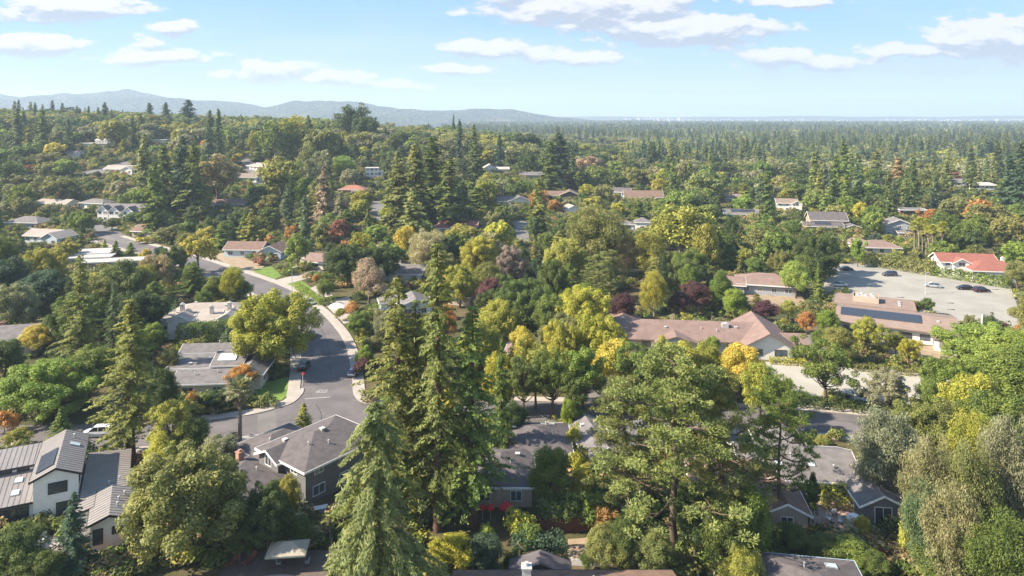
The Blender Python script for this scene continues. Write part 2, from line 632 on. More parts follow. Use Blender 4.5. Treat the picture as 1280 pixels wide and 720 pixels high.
def gen_hedge(seed, Lx, Ly, Hh, ls=.3, dens=26, bumpy=.12):
    rng = np.random.default_rng(seed)
    A = 2 * (Lx + Ly) * Hh + Lx * Ly
    n = int(A * dens)
    P, N_ = [], []
    areas = np.array([Lx * Ly, Lx * Hh, Lx * Hh, Ly * Hh, Ly * Hh])
    f = rng.choice(5, n, p=areas / areas.sum())
    a, b = rng.uniform(-.5, .5, n), rng.uniform(-.5, .5, n)
    P = np.zeros((n, 3))
    N_ = np.zeros((n, 3))
    for i in range(5):
        k = f == i
        if i == 0:
            P[k] = np.stack([a[k] * Lx, b[k] * Ly, np.full(k.sum(), Hh)], 1)
            N_[k] = (0, 0, 1)
        elif i < 3:
            sg = -1 if i == 1 else 1
            P[k] = np.stack([a[k] * Lx, np.full(k.sum(), sg * Ly / 2), (b[k] + .5) * Hh], 1)
            N_[k] = (0, sg, 0)
        else:
            sg = -1 if i == 3 else 1
            P[k] = np.stack([np.full(k.sum(), sg * Lx / 2), a[k] * Ly, (b[k] + .5) * Hh], 1)
            N_[k] = (sg, 0, 0)
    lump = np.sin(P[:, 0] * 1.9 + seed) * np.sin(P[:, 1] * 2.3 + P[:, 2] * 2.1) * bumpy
    P += N_ * (lump + rng.uniform(-.16, .06, n))[:, None]
    nn = unit(N_ * .7 + rng.normal(size=(n, 3)) * .45 + np.array([0, 0, .25]))
    V = make_cards(rng, P, nn, ls, ls * .6)
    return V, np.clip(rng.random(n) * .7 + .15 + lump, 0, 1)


# canonical tree kinds: every entry holds near and far meshes with their height and radius
PROTO = {}


def reg(kind, H, Rr, gen_hi, gen_lo, bark=None):
    """two variants near (crown and trunk meshes) and two far (one mesh)"""
    bark = bark or BARK
    hi, lo = [], []
    for s in (1, 2, 3, 4):
        V, v, wd = gen_hi(s)
        hi.append((cards_mesh(kind + '_crown', V, v, LEAF), wd.mesh(kind + '_trunk', bark, True)))
    for s in (11, 12, 13, 14, 15):
        V, v, wd = gen_lo(s)
        lo.append((cards_mesh(kind + '_crown_far', V, v, LEAF), wd.mesh(kind + '_trunk_far', bark, True)))
    PROTO[kind] = dict(H=H, R=Rr, hi=hi, lo=lo)


reg('oak', 12, 7.5, lambda s: gen_broad(s, 12, 6.9, 170, 270, .34, zb=.10, shell=.5, flat=.85, crz=(.10, .21), aspect=.62),
    lambda s: gen_broad(s, 12, 6.9, 80, 80, .85, zb=.08, shell=.5, flat=.75, limbs=5, crz=(.14, .26)))
reg('leafy', 12, 5, lambda s: gen_broad(s + 20, 12, 4.8, 110, 240, .32, zb=.13, shell=.45, flat=.9, crz=(.16, .3)),
    lambda s: gen_broad(s + 20, 12, 4.8, 55, 85, .75, zb=.10, shell=.45, flat=.9, limbs=5))
reg('open', 11, 5, lambda s: gen_broad(s + 40, 11, 4.8, 85, 140, .33, zb=.22, shell=.35, flat=.8, crz=(.12, .2), limbs=26),
    lambda s: gen_broad(s + 40, 11, 5, 45, 40, .8, zb=.25, shell=.35, flat=.8, crz=(.12, .22), limbs=12))
reg('gum', 18, 6, lambda s: gen_broad(s + 60, 18, 5.7, 170, 210, .42, zb=.08, shell=.4, flat=1.25, droop=.9, aspect=.3, crz=(.12, .24), limbs=20),
    lambda s: gen_broad(s + 60, 18, 6, 80, 60, .95, zb=.12, shell=.4, flat=1.2, droop=.8, aspect=.38, limbs=8, crz=(.13, .26)), BARK_PALE)
reg('redwood', 32, 4.8, lambda s: gen_conifer(s + 80, 32, 4.8, zb=.1, dz=.42, per=5, dens=15.5, cl=.50, cw=.19, droop=.22, power=.62, puff=.34, irr=.55),
    lambda s: gen_conifer(s + 80, 32, 4.8, zb=.06, dz=.75, per=5, dens=7, cl=1.25, cw=.55, droop=.2, power=.62, puff=.5, irr=.5), BARK_RED)
reg('fir', 20, 4.6, lambda s: gen_conifer(s + 100, 20, 4.6, zb=.05, dz=.34, per=6, dens=14, cl=.55, cw=.2, droop=.12, power=.85, puff=.3, irr=.35),
    lambda s: gen_conifer(s + 100, 20, 4.6, zb=.04, dz=.6, per=6, dens=7, cl=1.1, cw=.45, droop=.12, power=.85, puff=.45, irr=.4))
reg('deodar', 22, 6.2, lambda s: gen_conifer(s + 120, 22, 6.2, zb=.03, dz=.27, per=6, dens=24, cl=.6, cw=.13, droop=.42, power=.48, puff=.34, irr=.75, rise=.12, tip=0),
    lambda s: gen_conifer(s + 120, 22, 6.2, zb=.03, dz=.6, per=6, dens=9, cl=1.1, cw=.36, droop=.4, power=.65, puff=.5, irr=.4, rise=.12, tip=0))
reg('pine', 24, 9.5, lambda s: gen_pine(s + 140, 24, 9.5, 27, 10, 140, 1.1, .45, .15),
    lambda s: gen_pine(s + 140, 24, 9.5, 20, 7, 40, 1.5, .95, .34))
reg('cypress', 14, 1.6, lambda s: gen_conifer(s + 160, 14, 1.6, zb=.02, dz=.25, per=6, dens=26, cl=.4, cw=.16, droop=-.5, power=.45, puff=.16, irr=.15),
    lambda s: gen_conifer(s + 160, 14, 1.6, zb=.02, dz=.45, per=5, dens=14, cl=.8, cw=.36, droop=-.4, power=.45, puff=.2, irr=.2))
reg('shrub', 3, 2.0, lambda s: gen_broad(s + 180, 3, 2.0, 34, 85, .26, zb=.02, shell=.45, flat=.85, crz=(.2, .36), limbs=6, tr=.06),
    lambda s: gen_broad(s + 180, 3, 2.0, 22, 34, .5, zb=.02, shell=.45, flat=.85, crz=(.2, .36), limbs=3, tr=.06))

NAMES = dict(oak='oak_tree', leafy='broadleaf_tree', open='airy_tree', gum='eucalyptus_tree', redwood='redwood_tree', fir='fir_tree',
             deodar='cedar_tree', pine='pine_tree', cypress='cypress_tree', shrub='shrub', palm='palm_tree')
CATS = dict(shrub='shrub', cypress='cypress', palm='palm tree')
C_ = dict(dk=(0.072, 0.100, 0.028), dg=(0.108, 0.140, 0.035), g=(0.145, 0.193, 0.039), bg=(0.207, 0.275, 0.050), yg=(0.354, 0.342, 0.052), y=(0.440, 0.375, 0.065),
          ol=(0.200, 0.202, 0.062), gy=(0.234, 0.233, 0.125), bl=(0.118, 0.155, 0.072), tan=(0.316, 0.240, 0.115), org=(0.400, 0.215, 0.065), rd=(0.250, 0.115, 0.065),
          pu=(0.108, 0.049, 0.052), sil=(0.327, 0.306, 0.195), rw=(0.200, 0.218, 0.062), gb=(0.304, 0.237, 0.180), cd=(0.213, 0.250, 0.095), db=(0.058, 0.097, 0.053), ygd=(0.286, 0.281, 0.055))
HUMAN = dict(dk='dark green', dg='deep green', g='mid green', bg='bright green', yg='yellow-green', y='golden yellow', ol='olive green', gy='grey-green',
             bl='blue-green', tan='tan-brown', org='orange', rd='red', pu='plum-purple', sil='silvery', rw='brownish green', gb='grey-brown', cd='pale blue-green', db='blackish green',
             ygd='dull yellow-green')
trng = random.Random(5)
KEEP = []       # screen windows to keep open: (u0, v0, u1, v1, distance)
TREES = []      # (object, kind, colour key, X, Y, H, R)


def tree(kind, base, H, Rr, ck, label=None, group=None, var=None, rz=None, far=None):
    P = PROTO[kind]
    Y = base.y
    lo = (Y > 235) if far is None else far
    pool = P['lo'] if lo else P['hi']
    cm, tm = pool[trng.randrange(len(pool)) if var is None else var]
    root = empty(NAMES[kind], base, trng.uniform(0, 6.28) if rz is None else rz)
    sz, sx = H / P['H'], Rr / P['R']
    root.scale = (sx, sx, sz)
    c = bpy.data.objects.new('crown', cm)
    j = [trng.uniform(.86, 1.14), trng.uniform(.93, 1.07), trng.uniform(.85, 1.15)]
    c.color = tuple(C_[ck][i] * j[0] * (j[1] if i == 0 else 1) * (j[2] if i == 2 else 1) for i in range(3)) + (1,)
    link(c, root)
    t = bpy.data.objects.new('trunk' if kind != 'shrub' else 'stem', tm)
    link(t, root)
    tag(root, label, CATS.get(kind, 'tree'), group)
    TREES.append((root, kind, ck, base.x, base.y, H, Rr))
    return root


def T(kind, u, vtop, H, wpx, ck, label=None, **kw):
    """a tree H metres tall whose top is at photo pixel (u, vtop) and whose crown spans wpx pixels there"""
    b = top2(u, vtop, H)
    if b.y > 120 and wpx > 20:
        KEEP.append((u - wpx * .4, vtop, u + wpx * .4, vtop + H * F / b.y * .5, b.y - 3, .34, .45))
    return tree(kind, b, H, wpx / F * b.y / 2, ck, label, **kw)
# ------------------------------------------------------------------ ground, far land, air
def axis(lo, hi, near, step, grow):
    a = [0.0]
    s = step
    while a[-1] < hi:
        if a[-1] > near:
            s *= grow
        a.append(a[-1] + s)
    b = [0.0]
    s = step
    while b[-1] > lo:
        if -b[-1] > near:
            s *= grow
        b.append(b[-1] - s)
    return np.array(b[:0:-1] + a)


def grid_mesh(name, X, Y, Z, mat, smooth=True):
    ny, nx = X.shape
    me = bpy.data.meshes.new(name)
    me.vertices.add(nx * ny)
    me.vertices.foreach_set('co', np.stack([X, Y, Z], -1).astype(np.float32).ravel())
    i = np.arange(nx * ny).reshape(ny, nx)
    q = np.stack([i[:-1, :-1], i[:-1, 1:], i[1:, 1:], i[1:, :-1]], -1).reshape(-1, 4).astype(np.int32)
    me.loops.add(q.size)
    me.loops.foreach_set('vertex_index', q.ravel())
    me.polygons.add(len(q))
    me.polygons.foreach_set('loop_start', np.arange(0, q.size, 4, dtype=np.int32))
    me.polygons.foreach_set('use_smooth', np.ones(len(q), bool))
    me.materials.append(mat)
    me.update()
    me.validate()
    return link(bpy.data.objects.new(name, me))


def ground_mat():
    m = bpy.data.materials.new('ground_soil_and_grass')
    m.use_nodes = True
    t = NT(m.node_tree)
    tc = t.n('ShaderNodeTexCoord')
    a = t.n('ShaderNodeTexNoise', {'Vector': tc.outputs['Object'], 'Scale': .07, 'Detail': 8.0, 'Roughness': .65})
    b = t.n('ShaderNodeTexNoise', {'Vector': tc.outputs['Object'], 'Scale': .9, 'Detail': 8.0, 'Roughness': .7})
    c = t.ramp(a.outputs[0], [(.35, (.050, .068, .024)), (.50, (.080, .078, .034)), (.62, (.14, .105, .06)), (.75, (.19, .145, .09))])
    c = t.mix(t.math('MULTIPLY', t.smooth(b.outputs[0], .35, .7), .6), c, (.06, .052, .03))
    g = t.n('ShaderNodeBump', {'Height': b.outputs[0], 'Strength': .6, 'Distance': .3})
    p = t.n('ShaderNodeBsdfPrincipled', {'Base Color': c, 'Roughness': .95, 'Normal': g.outputs[0], 'Specular IOR Level': .1})
    t.n('ShaderNodeOutputMaterial', {'Surface': p.outputs[0]})
    return m


gx, gy = axis(-9000, 9000, 260, 8, 1.09), axis(-300, 9000, 950, 8, 1.09)
GX, GY = np.meshgrid(gx, gy)
gr = grid_mesh('ground', GX, GY, zt(GX, GY), ground_mat())
tag(gr, kind='structure')


def vnoise(x, y, seed):
    """cheap smooth noise from sines at several scales"""
    rng = np.random.default_rng(seed)
    z = np.zeros_like(x)
    for k in range(28):
        f = 1 / rng.uniform(60, 900)
        a = rng.uniform(0, 6.28)
        z += np.sin((x * math.cos(a) + y * math.sin(a)) * 6.28 * f + rng.uniform(0, 6.28)) * (0.0011 / f) ** .8
    return z


def hill_mat(name, c1, c2, c3):
    m = bpy.data.materials.new(name)
    m.use_nodes = True
    t = NT(m.node_tree)
    tc = t.n('ShaderNodeTexCoord')
    a = t.n('ShaderNodeTexNoise', {'Vector': tc.outputs['Object'], 'Scale': .0035, 'Detail': 10.0, 'Roughness': .72})
    b = t.n('ShaderNodeTexVoronoi', {'Vector': tc.outputs['Object'], 'Scale': .035})
    c = t.ramp(a.outputs[0], [(.38, c1), (.56, c2), (.68, c3)])
    c = t.mix(t.math('MULTIPLY', t.smooth(b.outputs['Distance'], .2, .6), .9), c, tuple(x * .35 for x in c1))
    n = t.n('ShaderNodeBump', {'Height': b.outputs['Distance'], 'Strength': 1.0, 'Distance': 16.0})
    n.invert = True
    p = t.n('ShaderNodeBsdfPrincipled', {'Base Color': c, 'Roughness': 1.0, 'Normal': n.outputs[0], 'Specular IOR Level': 0.0})
    t.n('ShaderNodeOutputMaterial', {'Surface': p.outputs[0]})
    return m


# wooded hills some five kilometres away on the left
ts = np.linspace(-1.15, .20, 300)
prof_u = [-400, 0, 60, 110, 160, 200, 250, 290, 330, 370, 415, 450, 490, 530, 560, 600, 640, 665, 690, 720, 760, 816]
prof_v = [122, 117, 119, 116, 113, 118, 124, 128, 131, 129, 125, 128, 132, 137, 139, 138, 137, 141, 145, 147, 148, 149]
top_v = np.interp(ts * F + 640, prof_u, prof_v)
rows = np.linspace(0, 1, 60)
Tm, Rm = np.meshgrid(ts, rows)
Yh = 3900 + Rm * 2600
Xh = Tm * Yh
crest_r = .52
ht = CH + (VH - np.interp(Tm * F + 640, prof_u, prof_v)) * (3900 + crest_r * 2600) / F
bump_ = np.exp(-((Rm - crest_r) / .30) ** 2)
nzv = vnoise(Xh, Yh, 4)
Zh = -8 + (ht - 4) * bump_ + nzv * 6.0 * np.sin(np.clip(Rm, 0, 1) * math.pi) * np.clip((ht + 8) / 150, .12, 1)
hills = grid_mesh('hills', Xh, Yh, Zh, hill_mat('hill_woodland', (.035, .055, .028), (.10, .11, .055), (.34, .29, .19)))
tag(hills, kind='structure')

ts = np.linspace(-.05, 1.05, 160)
rows = np.linspace(0, 1, 14)
Tm, Rm = np.meshgrid(ts, rows)
Yh = 8300 + Rm * 650
Xh = Tm * Yh
Zh = -6 + (68 + 13 * Tm + 5 * np.sin(Tm * 19) + 3 * np.sin(Tm * 47 + 1)) * np.exp(-((Rm - .6) / .32) ** 2) * np.clip((Tm + .05) / .08, 0, 1)
fh = grid_mesh('far_hills', Xh, Yh, Zh, hill_mat('far_hill_scrub', (.06, .07, .05), (.10, .10, .06), (.2, .18, .12)))
tag(fh, kind='structure')

# salt flats by the bay, seen as a pale streak under the far hills
mb = MB()
mb.poly([(5200, 7300, .8), (8600, 7300, .8), (8600, 8200, .8), (1500, 8200, .8), (1500, 7900, .8)], [(0, 1, 2, 3, 4)])
tag(mb.build('bay_flats', M('bay_flats', (.36, .34, .30), .9, (.26, .26, .26), .004)), kind='structure')

# air: one closed box of even, thin haze
mb = MB().box(-9600, 9600, -420, 9900, -1.5, 330)
hz = mb.build('haze', None)
hm = bpy.data.materials.new('thin_haze')
hm.use_nodes = True
t_ = NT(hm.node_tree)
vol = t_.n('ShaderNodeVolumePrincipled', {'Color': (.66, .82, 1.0, 1), 'Density': 1.5e-4, 'Anisotropy': 0.1})
t_.n('ShaderNodeOutputMaterial', {'Volume': vol.outputs[0]})
hz.data.materials.append(hm)
tag(hz, kind='stuff')

# ------------------------------------------------------------------ roads and paved ground
ASPH = M('asphalt', (.145, .130, .130), .92, (.098, .088, .090), .16, bump=.3, detail=10.0)
ASPH2 = M('old_asphalt', (.165, .152, .145), .92, (.125, .117, .113), .25, bump=.3, detail=10.0)
CONC = M('concrete', (.38, .335, .295), .9, (.29, .255, .225), .6, detail=8.0)
LOTM = M('pale_paving', (.30, .285, .25), .9, (.235, .222, .197), .10, detail=10.0)
LOTM2 = M('worn_paving', (.36, .335, .285), .9, (.30, .28, .24), .10, detail=10.0)
PAINT = M('road_paint', (.75, .75, .72), .7, (.55, .55, .53), 3.0)
LAWN = M('lawn', (.15, .22, .035), .95, (.09, .145, .03), .5, bump=.7, detail=9.0)
MULCH = M('bark_mulch', (.26, .13, .075), .95, (.17, .085, .05), 1.2, bump=.6)
DIRT = M('bare_soil', (.33, .25, .17), .95, (.22, .165, .11), .5, bump=.5, detail=9.0)
LOTS = []       # paved polygons in plan, kept free of trees


def catmull(pts, n=10):
    P = [pts[0]] + list(pts) + [pts[-1]]
    out = []
    for i in range(1, len(P) - 2):
        p0, p1, p2, p3 = [Vector(p[:2]) for p in P[i - 1:i + 3]]
        for k in range(n):
            t = k / n
            out.append(.5 * ((2 * p1) + (p2 - p0) * t + (2 * p0 - 5 * p1 + 4 * p2 - p3) * t * t + (3 * p1 - p0 - 3 * p2 + p3) * t ** 3))
    out.append(Vector(pts[-1][:2]))
    return out


def ribbon(name, path, w0, w1, z, mat, thick=None, n=10, sub=10):
    """a strip lying between offsets w0 and w1 (to the right of travel) of a plan path, draped on the ground"""
    P = catmull(path, sub)
    mb = MB()
    pts = []
    for i, p in enumerate(P):
        a, b = P[max(0, i - 1)], P[min(len(P) - 1, i + 1)]
        d = (b - a)
        d.normalize()
        nrm = Vector((d.y, -d.x))
        for k in range(3):
            w_ = w0 + (w1 - w0) * k / 2
            q = p + nrm * w_
            pts.append((q.x, q.y, zf(q.x, q.y) + z))
    m = len(P)
    f = []
    for i in range(m - 1):
        for k in range(2):
            a = i * 3 + k
            f.append((a, a + 1, a + 4, a + 3))
    if thick:
        base = len(pts)
        pts += [(x, y, zz - thick) for x, y, zz in pts]
        for i in range(m - 1):
            f.append((i * 3, i * 3 + 3, base + i * 3 + 3, base + i * 3))
            f.append((i * 3 + 2, base + i * 3 + 2, base + i * 3 + 5, i * 3 + 5))
        f.append((0, base, base + 1, 1))
        f.append((1, base + 1, base + 2, 2))
        e = (m - 1) * 3
        f.append((e, e + 1, base + e + 1, base + e))
        f.append((e + 1, e + 2, base + e + 2, base + e + 1))
    mb.poly(pts, f)
    return mb.build(name, mat)


ROADS = []      # (plan path, half width) kept free of trees


def W2(u, v):
    p = px2(u, v)
    return (p.x, p.y)


def road(name, pix, half, mat=None, z=.03, kerbs=True, walk=None, world=False):
    path = pix if world else [W2(*p) for p in pix]
    tag(ribbon(name, path, -half, half, z, mat or ASPH), kind='structure')
    ROADS.append((catmull(path, 6), half + (1.5 if not walk else 2.6)))
    if kerbs:
        for s in (-1, 1):
            a, b = sorted((s * (half + .002), s * (half + .55)))
            tag(ribbon('kerb', path, a, b, .14, CONC, .2), kind='structure')
        if walk:
            for s in walk:
                a, b = sorted((s * (half + .552), s * (half + 2.1)))
                tag(ribbon('sidewalk', path, a, b, .146, CONC, .2), kind='structure')
    return path


def paved(name, corners, mat, z=.02, world=False, draped=False):
    pts = corners if world else [W2(*c) for c in corners]
    LOTS.append(pts)
    z += (len(LOTS) % 11) * .0045
    if draped:
        # subdivide quads on sloping ground
        a, b, c, d = [Vector(p) for p in pts]
        mb, n = MB(), 12
        q = []
        for i in range(n + 1):
            for j in range(n + 1):
                p = a.lerp(b, i / n).lerp(d.lerp(c, i / n), j / n)
                q.append((p.x, p.y, zf(p.x, p.y) + z + .05))
        f = [(i * (n + 1) + j, (i + 1) * (n + 1) + j, (i + 1) * (n + 1) + j + 1, i * (n + 1) + j + 1) for i in range(n) for j in range(n)]
        o = mb.poly(q, f).build(name, mat)
    else:
        ar = sum(pts[i][0] * pts[(i + 1) % len(pts)][1] - pts[(i + 1) % len(pts)][0] * pts[i][1] for i in range(len(pts)))
        if ar < 0:
            pts = pts[::-1]
        o = MB().poly([(x, y, zf(x, y) + z) for x, y in pts], [tuple(range(len(pts)))]).build(name, mat)
    tag(o, kind='structure')
    return o


# ------------------------------------------------------------------ buildings
ROOF = dict(
    slate=M('slate_shingle', (.125, .108, .108), .9, (.082, .070, .072), 1.1, detail=10.0, stripes=(1, 3.2, .72)),
    slate2=M('grey_shingle', (.175, .16, .157), .9, (.118, .108, .108), .8, detail=10.0),
    brown=M('brown_shingle', (.20, .13, .10), .92, (.14, .092, .072), .8, detail=10.0),
    pink=M('clay_brown_shingle', (.215, .148, .126), .92, (.165, .113, .098), .5, detail=10.0),
    tan=M('tan_shake', (.235, .185, .148), .93, (.17, .13, .105), .8, detail=10.0),
    tile=M('terracotta_tile', (.33, .15, .10), .85, (.25, .11, .075), 1.0, stripes=(0, 2.2, .7)),
    red=M('red_tile', (.27, .105, .08), .85, (.20, .08, .062), 1.0, stripes=(0, 2.0, .7)),
    white=M('white_gravel_roof', (.46, .42, .38), .9, (.36, .325, .295), .4, detail=10.0),
    metal=M('standing_seam_metal', (.25, .225, .21), .5, (.22, .197, .185), .5, metal=.1, spec=.4),
    beige=M('gravel_roof', (.33, .285, .25), .9, (.26, .22, .195), .3, detail=10.0),
    terra=M('tan_terracotta_roof', (.25, .182, .148), .92, (.20, .145, .12), .4, detail=10.0),
    dark=M('dark_shingle', (.115, .10, .105), .9, (.08, .07, .075), 1.1, detail=10.0))
WALL = dict(
    white=M('white_stucco', (.74, .71, .67), .85, (.66, .63, .59), .5),
    cream=M('cream_stucco', (.60, .52, .42), .85, (.52, .45, .36), .5),
    grey=M('grey_siding', (.16, .155, .155), .85, (.13, .125, .125), .5, stripes=(2, 4.5, .7)),
    blue=M('pale_blue_siding', (.50, .58, .64), .85, (.44, .51, .57), .5, stripes=(2, 4.0, .85)),
    tan=M('tan_siding', (.42, .34, .27), .85, (.35, .28, .22), .5),
    brick=M('orange_brick', (.42, .24, .13), .9, (.33, .18, .10), 2.0),
    slate=M('slate_siding', (.33, .35, .37), .85, (.28, .30, .32), .5, stripes=(2, 4.0, .8)),
    dark=M('dark_timber', (.13, .085, .06), .9, (.09, .06, .045), 1.5))
TRIMW = M('white_trim', (.74, .72, .69), .6, (.66, .64, .61), 2.0)
TRIMD = M('dark_metal_trim', (.035, .032, .032), .5)
TRIMG = M('panel_frame', (.12, .12, .13), .5)
BRICK = M('chimney_brick', (.38, .22, .16), .9, (.27, .15, .11), 4.0)
STUCC = M('chimney_stucco', (.58, .54, .50), .9, (.5, .46, .42), 2.0)
GLASS = M('window_glass', (.035, .045, .055), .08, (.05, .06, .07), 1.0, spec=.8)
GLASSES = [GLASS, M('sky_lit_glass', (.10, .13, .16), .12, (.05, .07, .09), 2.0, spec=.8), GLASS, M('curtained_glass', (.30, .28, .25), .35, (.16, .15, .14), 3.0, spec=.6)]
SOLAR = M('solar_cell', (.028, .030, .040), .3, (.034, .037, .050), 2.0, spec=.4)
ALU = M('aluminium', (.62, .62, .62), .45, (.5, .5, .5), 3.0, metal=.5)
GALV = M('galvanised_duct', (.55, .54, .52), .5, (.45, .44, .43), 3.0, metal=.3)
FOOT = []       # (x, y, radius) house footprints, kept free of trees


def roof_z(wg, x, y):
    cx, cy, w, d, h, typ, rise = wg[:7]
    ax, ay = abs(x - cx), abs(y - cy)
    T_ = .2
    if typ == 'gx':
        return h + rise * (1 - ay / (d / 2)) + T_
    if typ == 'gy':
        return h + rise * (1 - ax / (w / 2)) + T_
    if typ == 'hip':
        ov = wg[7] if len(wg) > 7 else .6
        W_, D_ = w / 2 + ov, d / 2 + ov
        m = min(W_, D_)
        return h + .12 + rise * min((W_ - ax), (D_ - ay), m) / m
    if typ == 'shed':
        return h + rise * ((y - cy) / d + .5) + T_
    if typ == 'shedx':
        return h + rise * ((x - cx) / w + .5) + T_
    return h + .32


def wing_geo(wg, wall, roof, trim, z0=-1.0, seams=None):
    cx, cy, w, d, h, typ, rise = wg[:7]
    ov = wg[7] if len(wg) > 7 else .6
    x0, x1, y0, y1 = cx - w / 2, cx + w / 2, cy - d / 2, cy + d / 2
    T_ = .2
    if typ in ('gx', 'gy'):
        if typ == 'gx':
            pr = [(y0, z0), (y1, z0), (y1, h), (cy, h + rise), (y0, h)]
            pts = [(x0, a, b) for a, b in pr] + [(x1, a, b) for a, b in pr]
            sl = rise / (d / 2)
            for s in (-1, 1):
                e = (cy + s * (d / 2 + ov), h - ov * sl + T_)
                q = [(x0 - ov, e[0], e[1]), (x1 + ov, e[0], e[1]), (x1 + ov, cy, h + rise + T_), (x0 - ov, cy, h + rise + T_)]
                if s > 0:
                    q = q[::-1]
                roof.slab(q, T_)
                # eave and rake boards
                trim.box(x0 - ov, x1 + ov, min(e[0], e[0] + s * .07), max(e[0], e[0] + s * .07), e[1] - T_ - .05, e[1] + .02)
                for sx, xe in ((-1, x0 - ov), (1, x1 + ov)):
                    a, b = sorted((xe, xe + sx * .07))
                    qq = [(a, e[0], e[1] + .02), (b, e[0], e[1] + .02), (b, cy, h + rise + T_ + .02), (a, cy, h + rise + T_ + .02)]
                    if s > 0:
                        qq = qq[::-1]
                    trim.slab(qq, T_ + .07)
                if seams:
                    n = int((w + 2 * ov) / seams)
                    for k in range(n + 1):
                        xx = x0 - ov + .04 + k * (w + 2 * ov - .08) / n
                        qq = [(xx - .03, e[0], e[1] + .05), (xx + .03, e[0], e[1] + .05), (xx + .03, cy, h + rise + T_ + .05), (xx - .03, cy, h + rise + T_ + .05)]
                        if s > 0:
                            qq = qq[::-1]
                        roof.slab(qq, .045)
        else:
            pr = [(x0, z0), (x1, z0), (x1, h), (cx, h + rise), (x0, h)]
            pts = [(a, y0, b) for a, b in pr] + [(a, y1, b) for a, b in pr]
            sl = rise / (w / 2)
            for s in (-1, 1):
                e = (cx + s * (w / 2 + ov), h - ov * sl + T_)
                q = [(e[0], y0 - ov, e[1]), (e[0], y1 + ov, e[1]), (cx, y1 + ov, h + rise + T_), (cx, y0 - ov, h + rise + T_)]
                if s < 0:
                    q = q[::-1]
                roof.slab(q, T_)
                trim.box(min(e[0], e[0] + s * .07), max(e[0], e[0] + s * .07), y0 - ov, y1 + ov, e[1] - T_ - .05, e[1] + .02)
                for sy, ye in ((-1, y0 - ov), (1, y1 + ov)):
                    a, b = sorted((ye, ye + sy * .07))
                    qq = [(e[0], a, e[1] + .02), (e[0], b, e[1] + .02), (cx, b, h + rise + T_ + .02), (cx, a, h + rise + T_ + .02)]
                    if s < 0:
                        qq = qq[::-1]
                    trim.slab(qq, T_ + .07)
                if seams:
                    n = int((d + 2 * ov) / seams)
                    for k in range(n + 1):
                        yy_ = y0 - ov + .04 + k * (d + 2 * ov - .08) / n
                        qq = [(e[0], yy_ - .03, e[1] + .05), (e[0], yy_ + .03, e[1] + .05), (cx, yy_ + .03, h + rise + T_ + .05), (cx, yy_ - .03, h + rise + T_ + .05)]
                        if s < 0:
                            qq = qq[::-1]
                        roof.slab(qq, .045)
        wall.poly(pts, [(4, 3, 2, 1, 0), (5, 6, 7, 8, 9), (0, 1, 6, 5), (1, 2, 7, 6), (2, 3, 8, 7), (3, 4, 9, 8), (4, 0, 5, 9)])
    elif typ == 'hip':
        wall.box(x0, x1, y0, y1, z0, h)
        X0, X1, Y0, Y1 = x0 - ov, x1 + ov, y0 - ov, y1 + ov
        zb, ze, zr = h - .12, h + .12, h + .12 + rise
        W_, D_ = (X1 - X0) / 2, (Y1 - Y0) / 2
        if W_ >= D_:
            a, b = (cx - (W_ - D_), cy, zr), (cx + (W_ - D_) + .01, cy, zr)
            f = [(4, 5, 9, 8), (5, 6, 9), (6, 7, 8, 9), (7, 4, 8)]
        else:
            a, b = (cx, cy - (D_ - W_), zr), (cx, cy + (D_ - W_) + .01, zr)
            f = [(4, 5, 8), (5, 6, 9, 8), (6, 7, 9), (7, 4, 8, 9)]
        roof.poly([(X0, Y0, zb), (X1, Y0, zb), (X1, Y1, zb), (X0, Y1, zb), (X0, Y0, ze), (X1, Y0, ze), (X1, Y1, ze), (X0, Y1, ze), a, b],
                  [(0, 3, 2, 1), (0, 1, 5, 4), (1, 2, 6, 5), (2, 3, 7, 6), (3, 0, 4, 7)] + f)
        for bx in ((X0 - .06, X1 + .06, Y0 - .06, Y0), (X0 - .06, X1 + .06, Y1, Y1 + .06), (X0 - .06, X0, Y0, Y1), (X1, X1 + .06, Y0, Y1)):
            trim.box(*bx, zb - .04, ze + .02)
    elif typ == 'flat':
        wall.box(x0, x1, y0, y1, z0, h)
        roof.box(x0 - ov, x1 + ov, y0 - ov, y1 + ov, h, h + .3)
        for bx in ((x0 - ov - .08, x1 + ov + .08, y0 - ov - .08, y0 - ov), (x0 - ov - .08, x1 + ov + .08, y1 + ov, y1 + ov + .08),
                   (x0 - ov - .08, x0 - ov, y0 - ov, y1 + ov), (x1 + ov, x1 + ov + .08, y0 - ov, y1 + ov)):
            trim.box(*bx, h - .05, h + .4)
    elif typ in ('shed', 'shedx'):
        if typ == 'shed':
            za, zb_ = h, h + rise
            pts = [(x0, y0, z0), (x1, y0, z0), (x1, y1, z0), (x0, y1, z0), (x0, y0, za), (x1, y0, za), (x1, y1, zb_), (x0, y1, zb_)]
            sl = rise / d
            zq = lambda x, y: h + (y - y0) * sl + T_
        else:
            pts = [(x0, y0, z0), (x1, y0, z0), (x1, y1, z0), (x0, y1, z0), (x0, y0, h), (x1, y0, h + rise), (x1, y1, h + rise), (x0, y1, h)]
            sl = rise / w
            zq = lambda x, y: h + (x - x0) * sl + T_
        wall.poly(pts, [(0, 3, 2, 1), (4, 5, 6, 7), (0, 1, 5, 4), (1, 2, 6, 5), (2, 3, 7, 6), (3, 0, 4, 7)])
        cs = [(x0 - ov, y0 - ov), (x1 + ov, y0 - ov), (x1 + ov, y1 + ov), (x0 - ov, y1 + ov)]
        roof.slab([(x, y, zq(x, y)) for x, y in cs], T_ - .01)
        e = .07
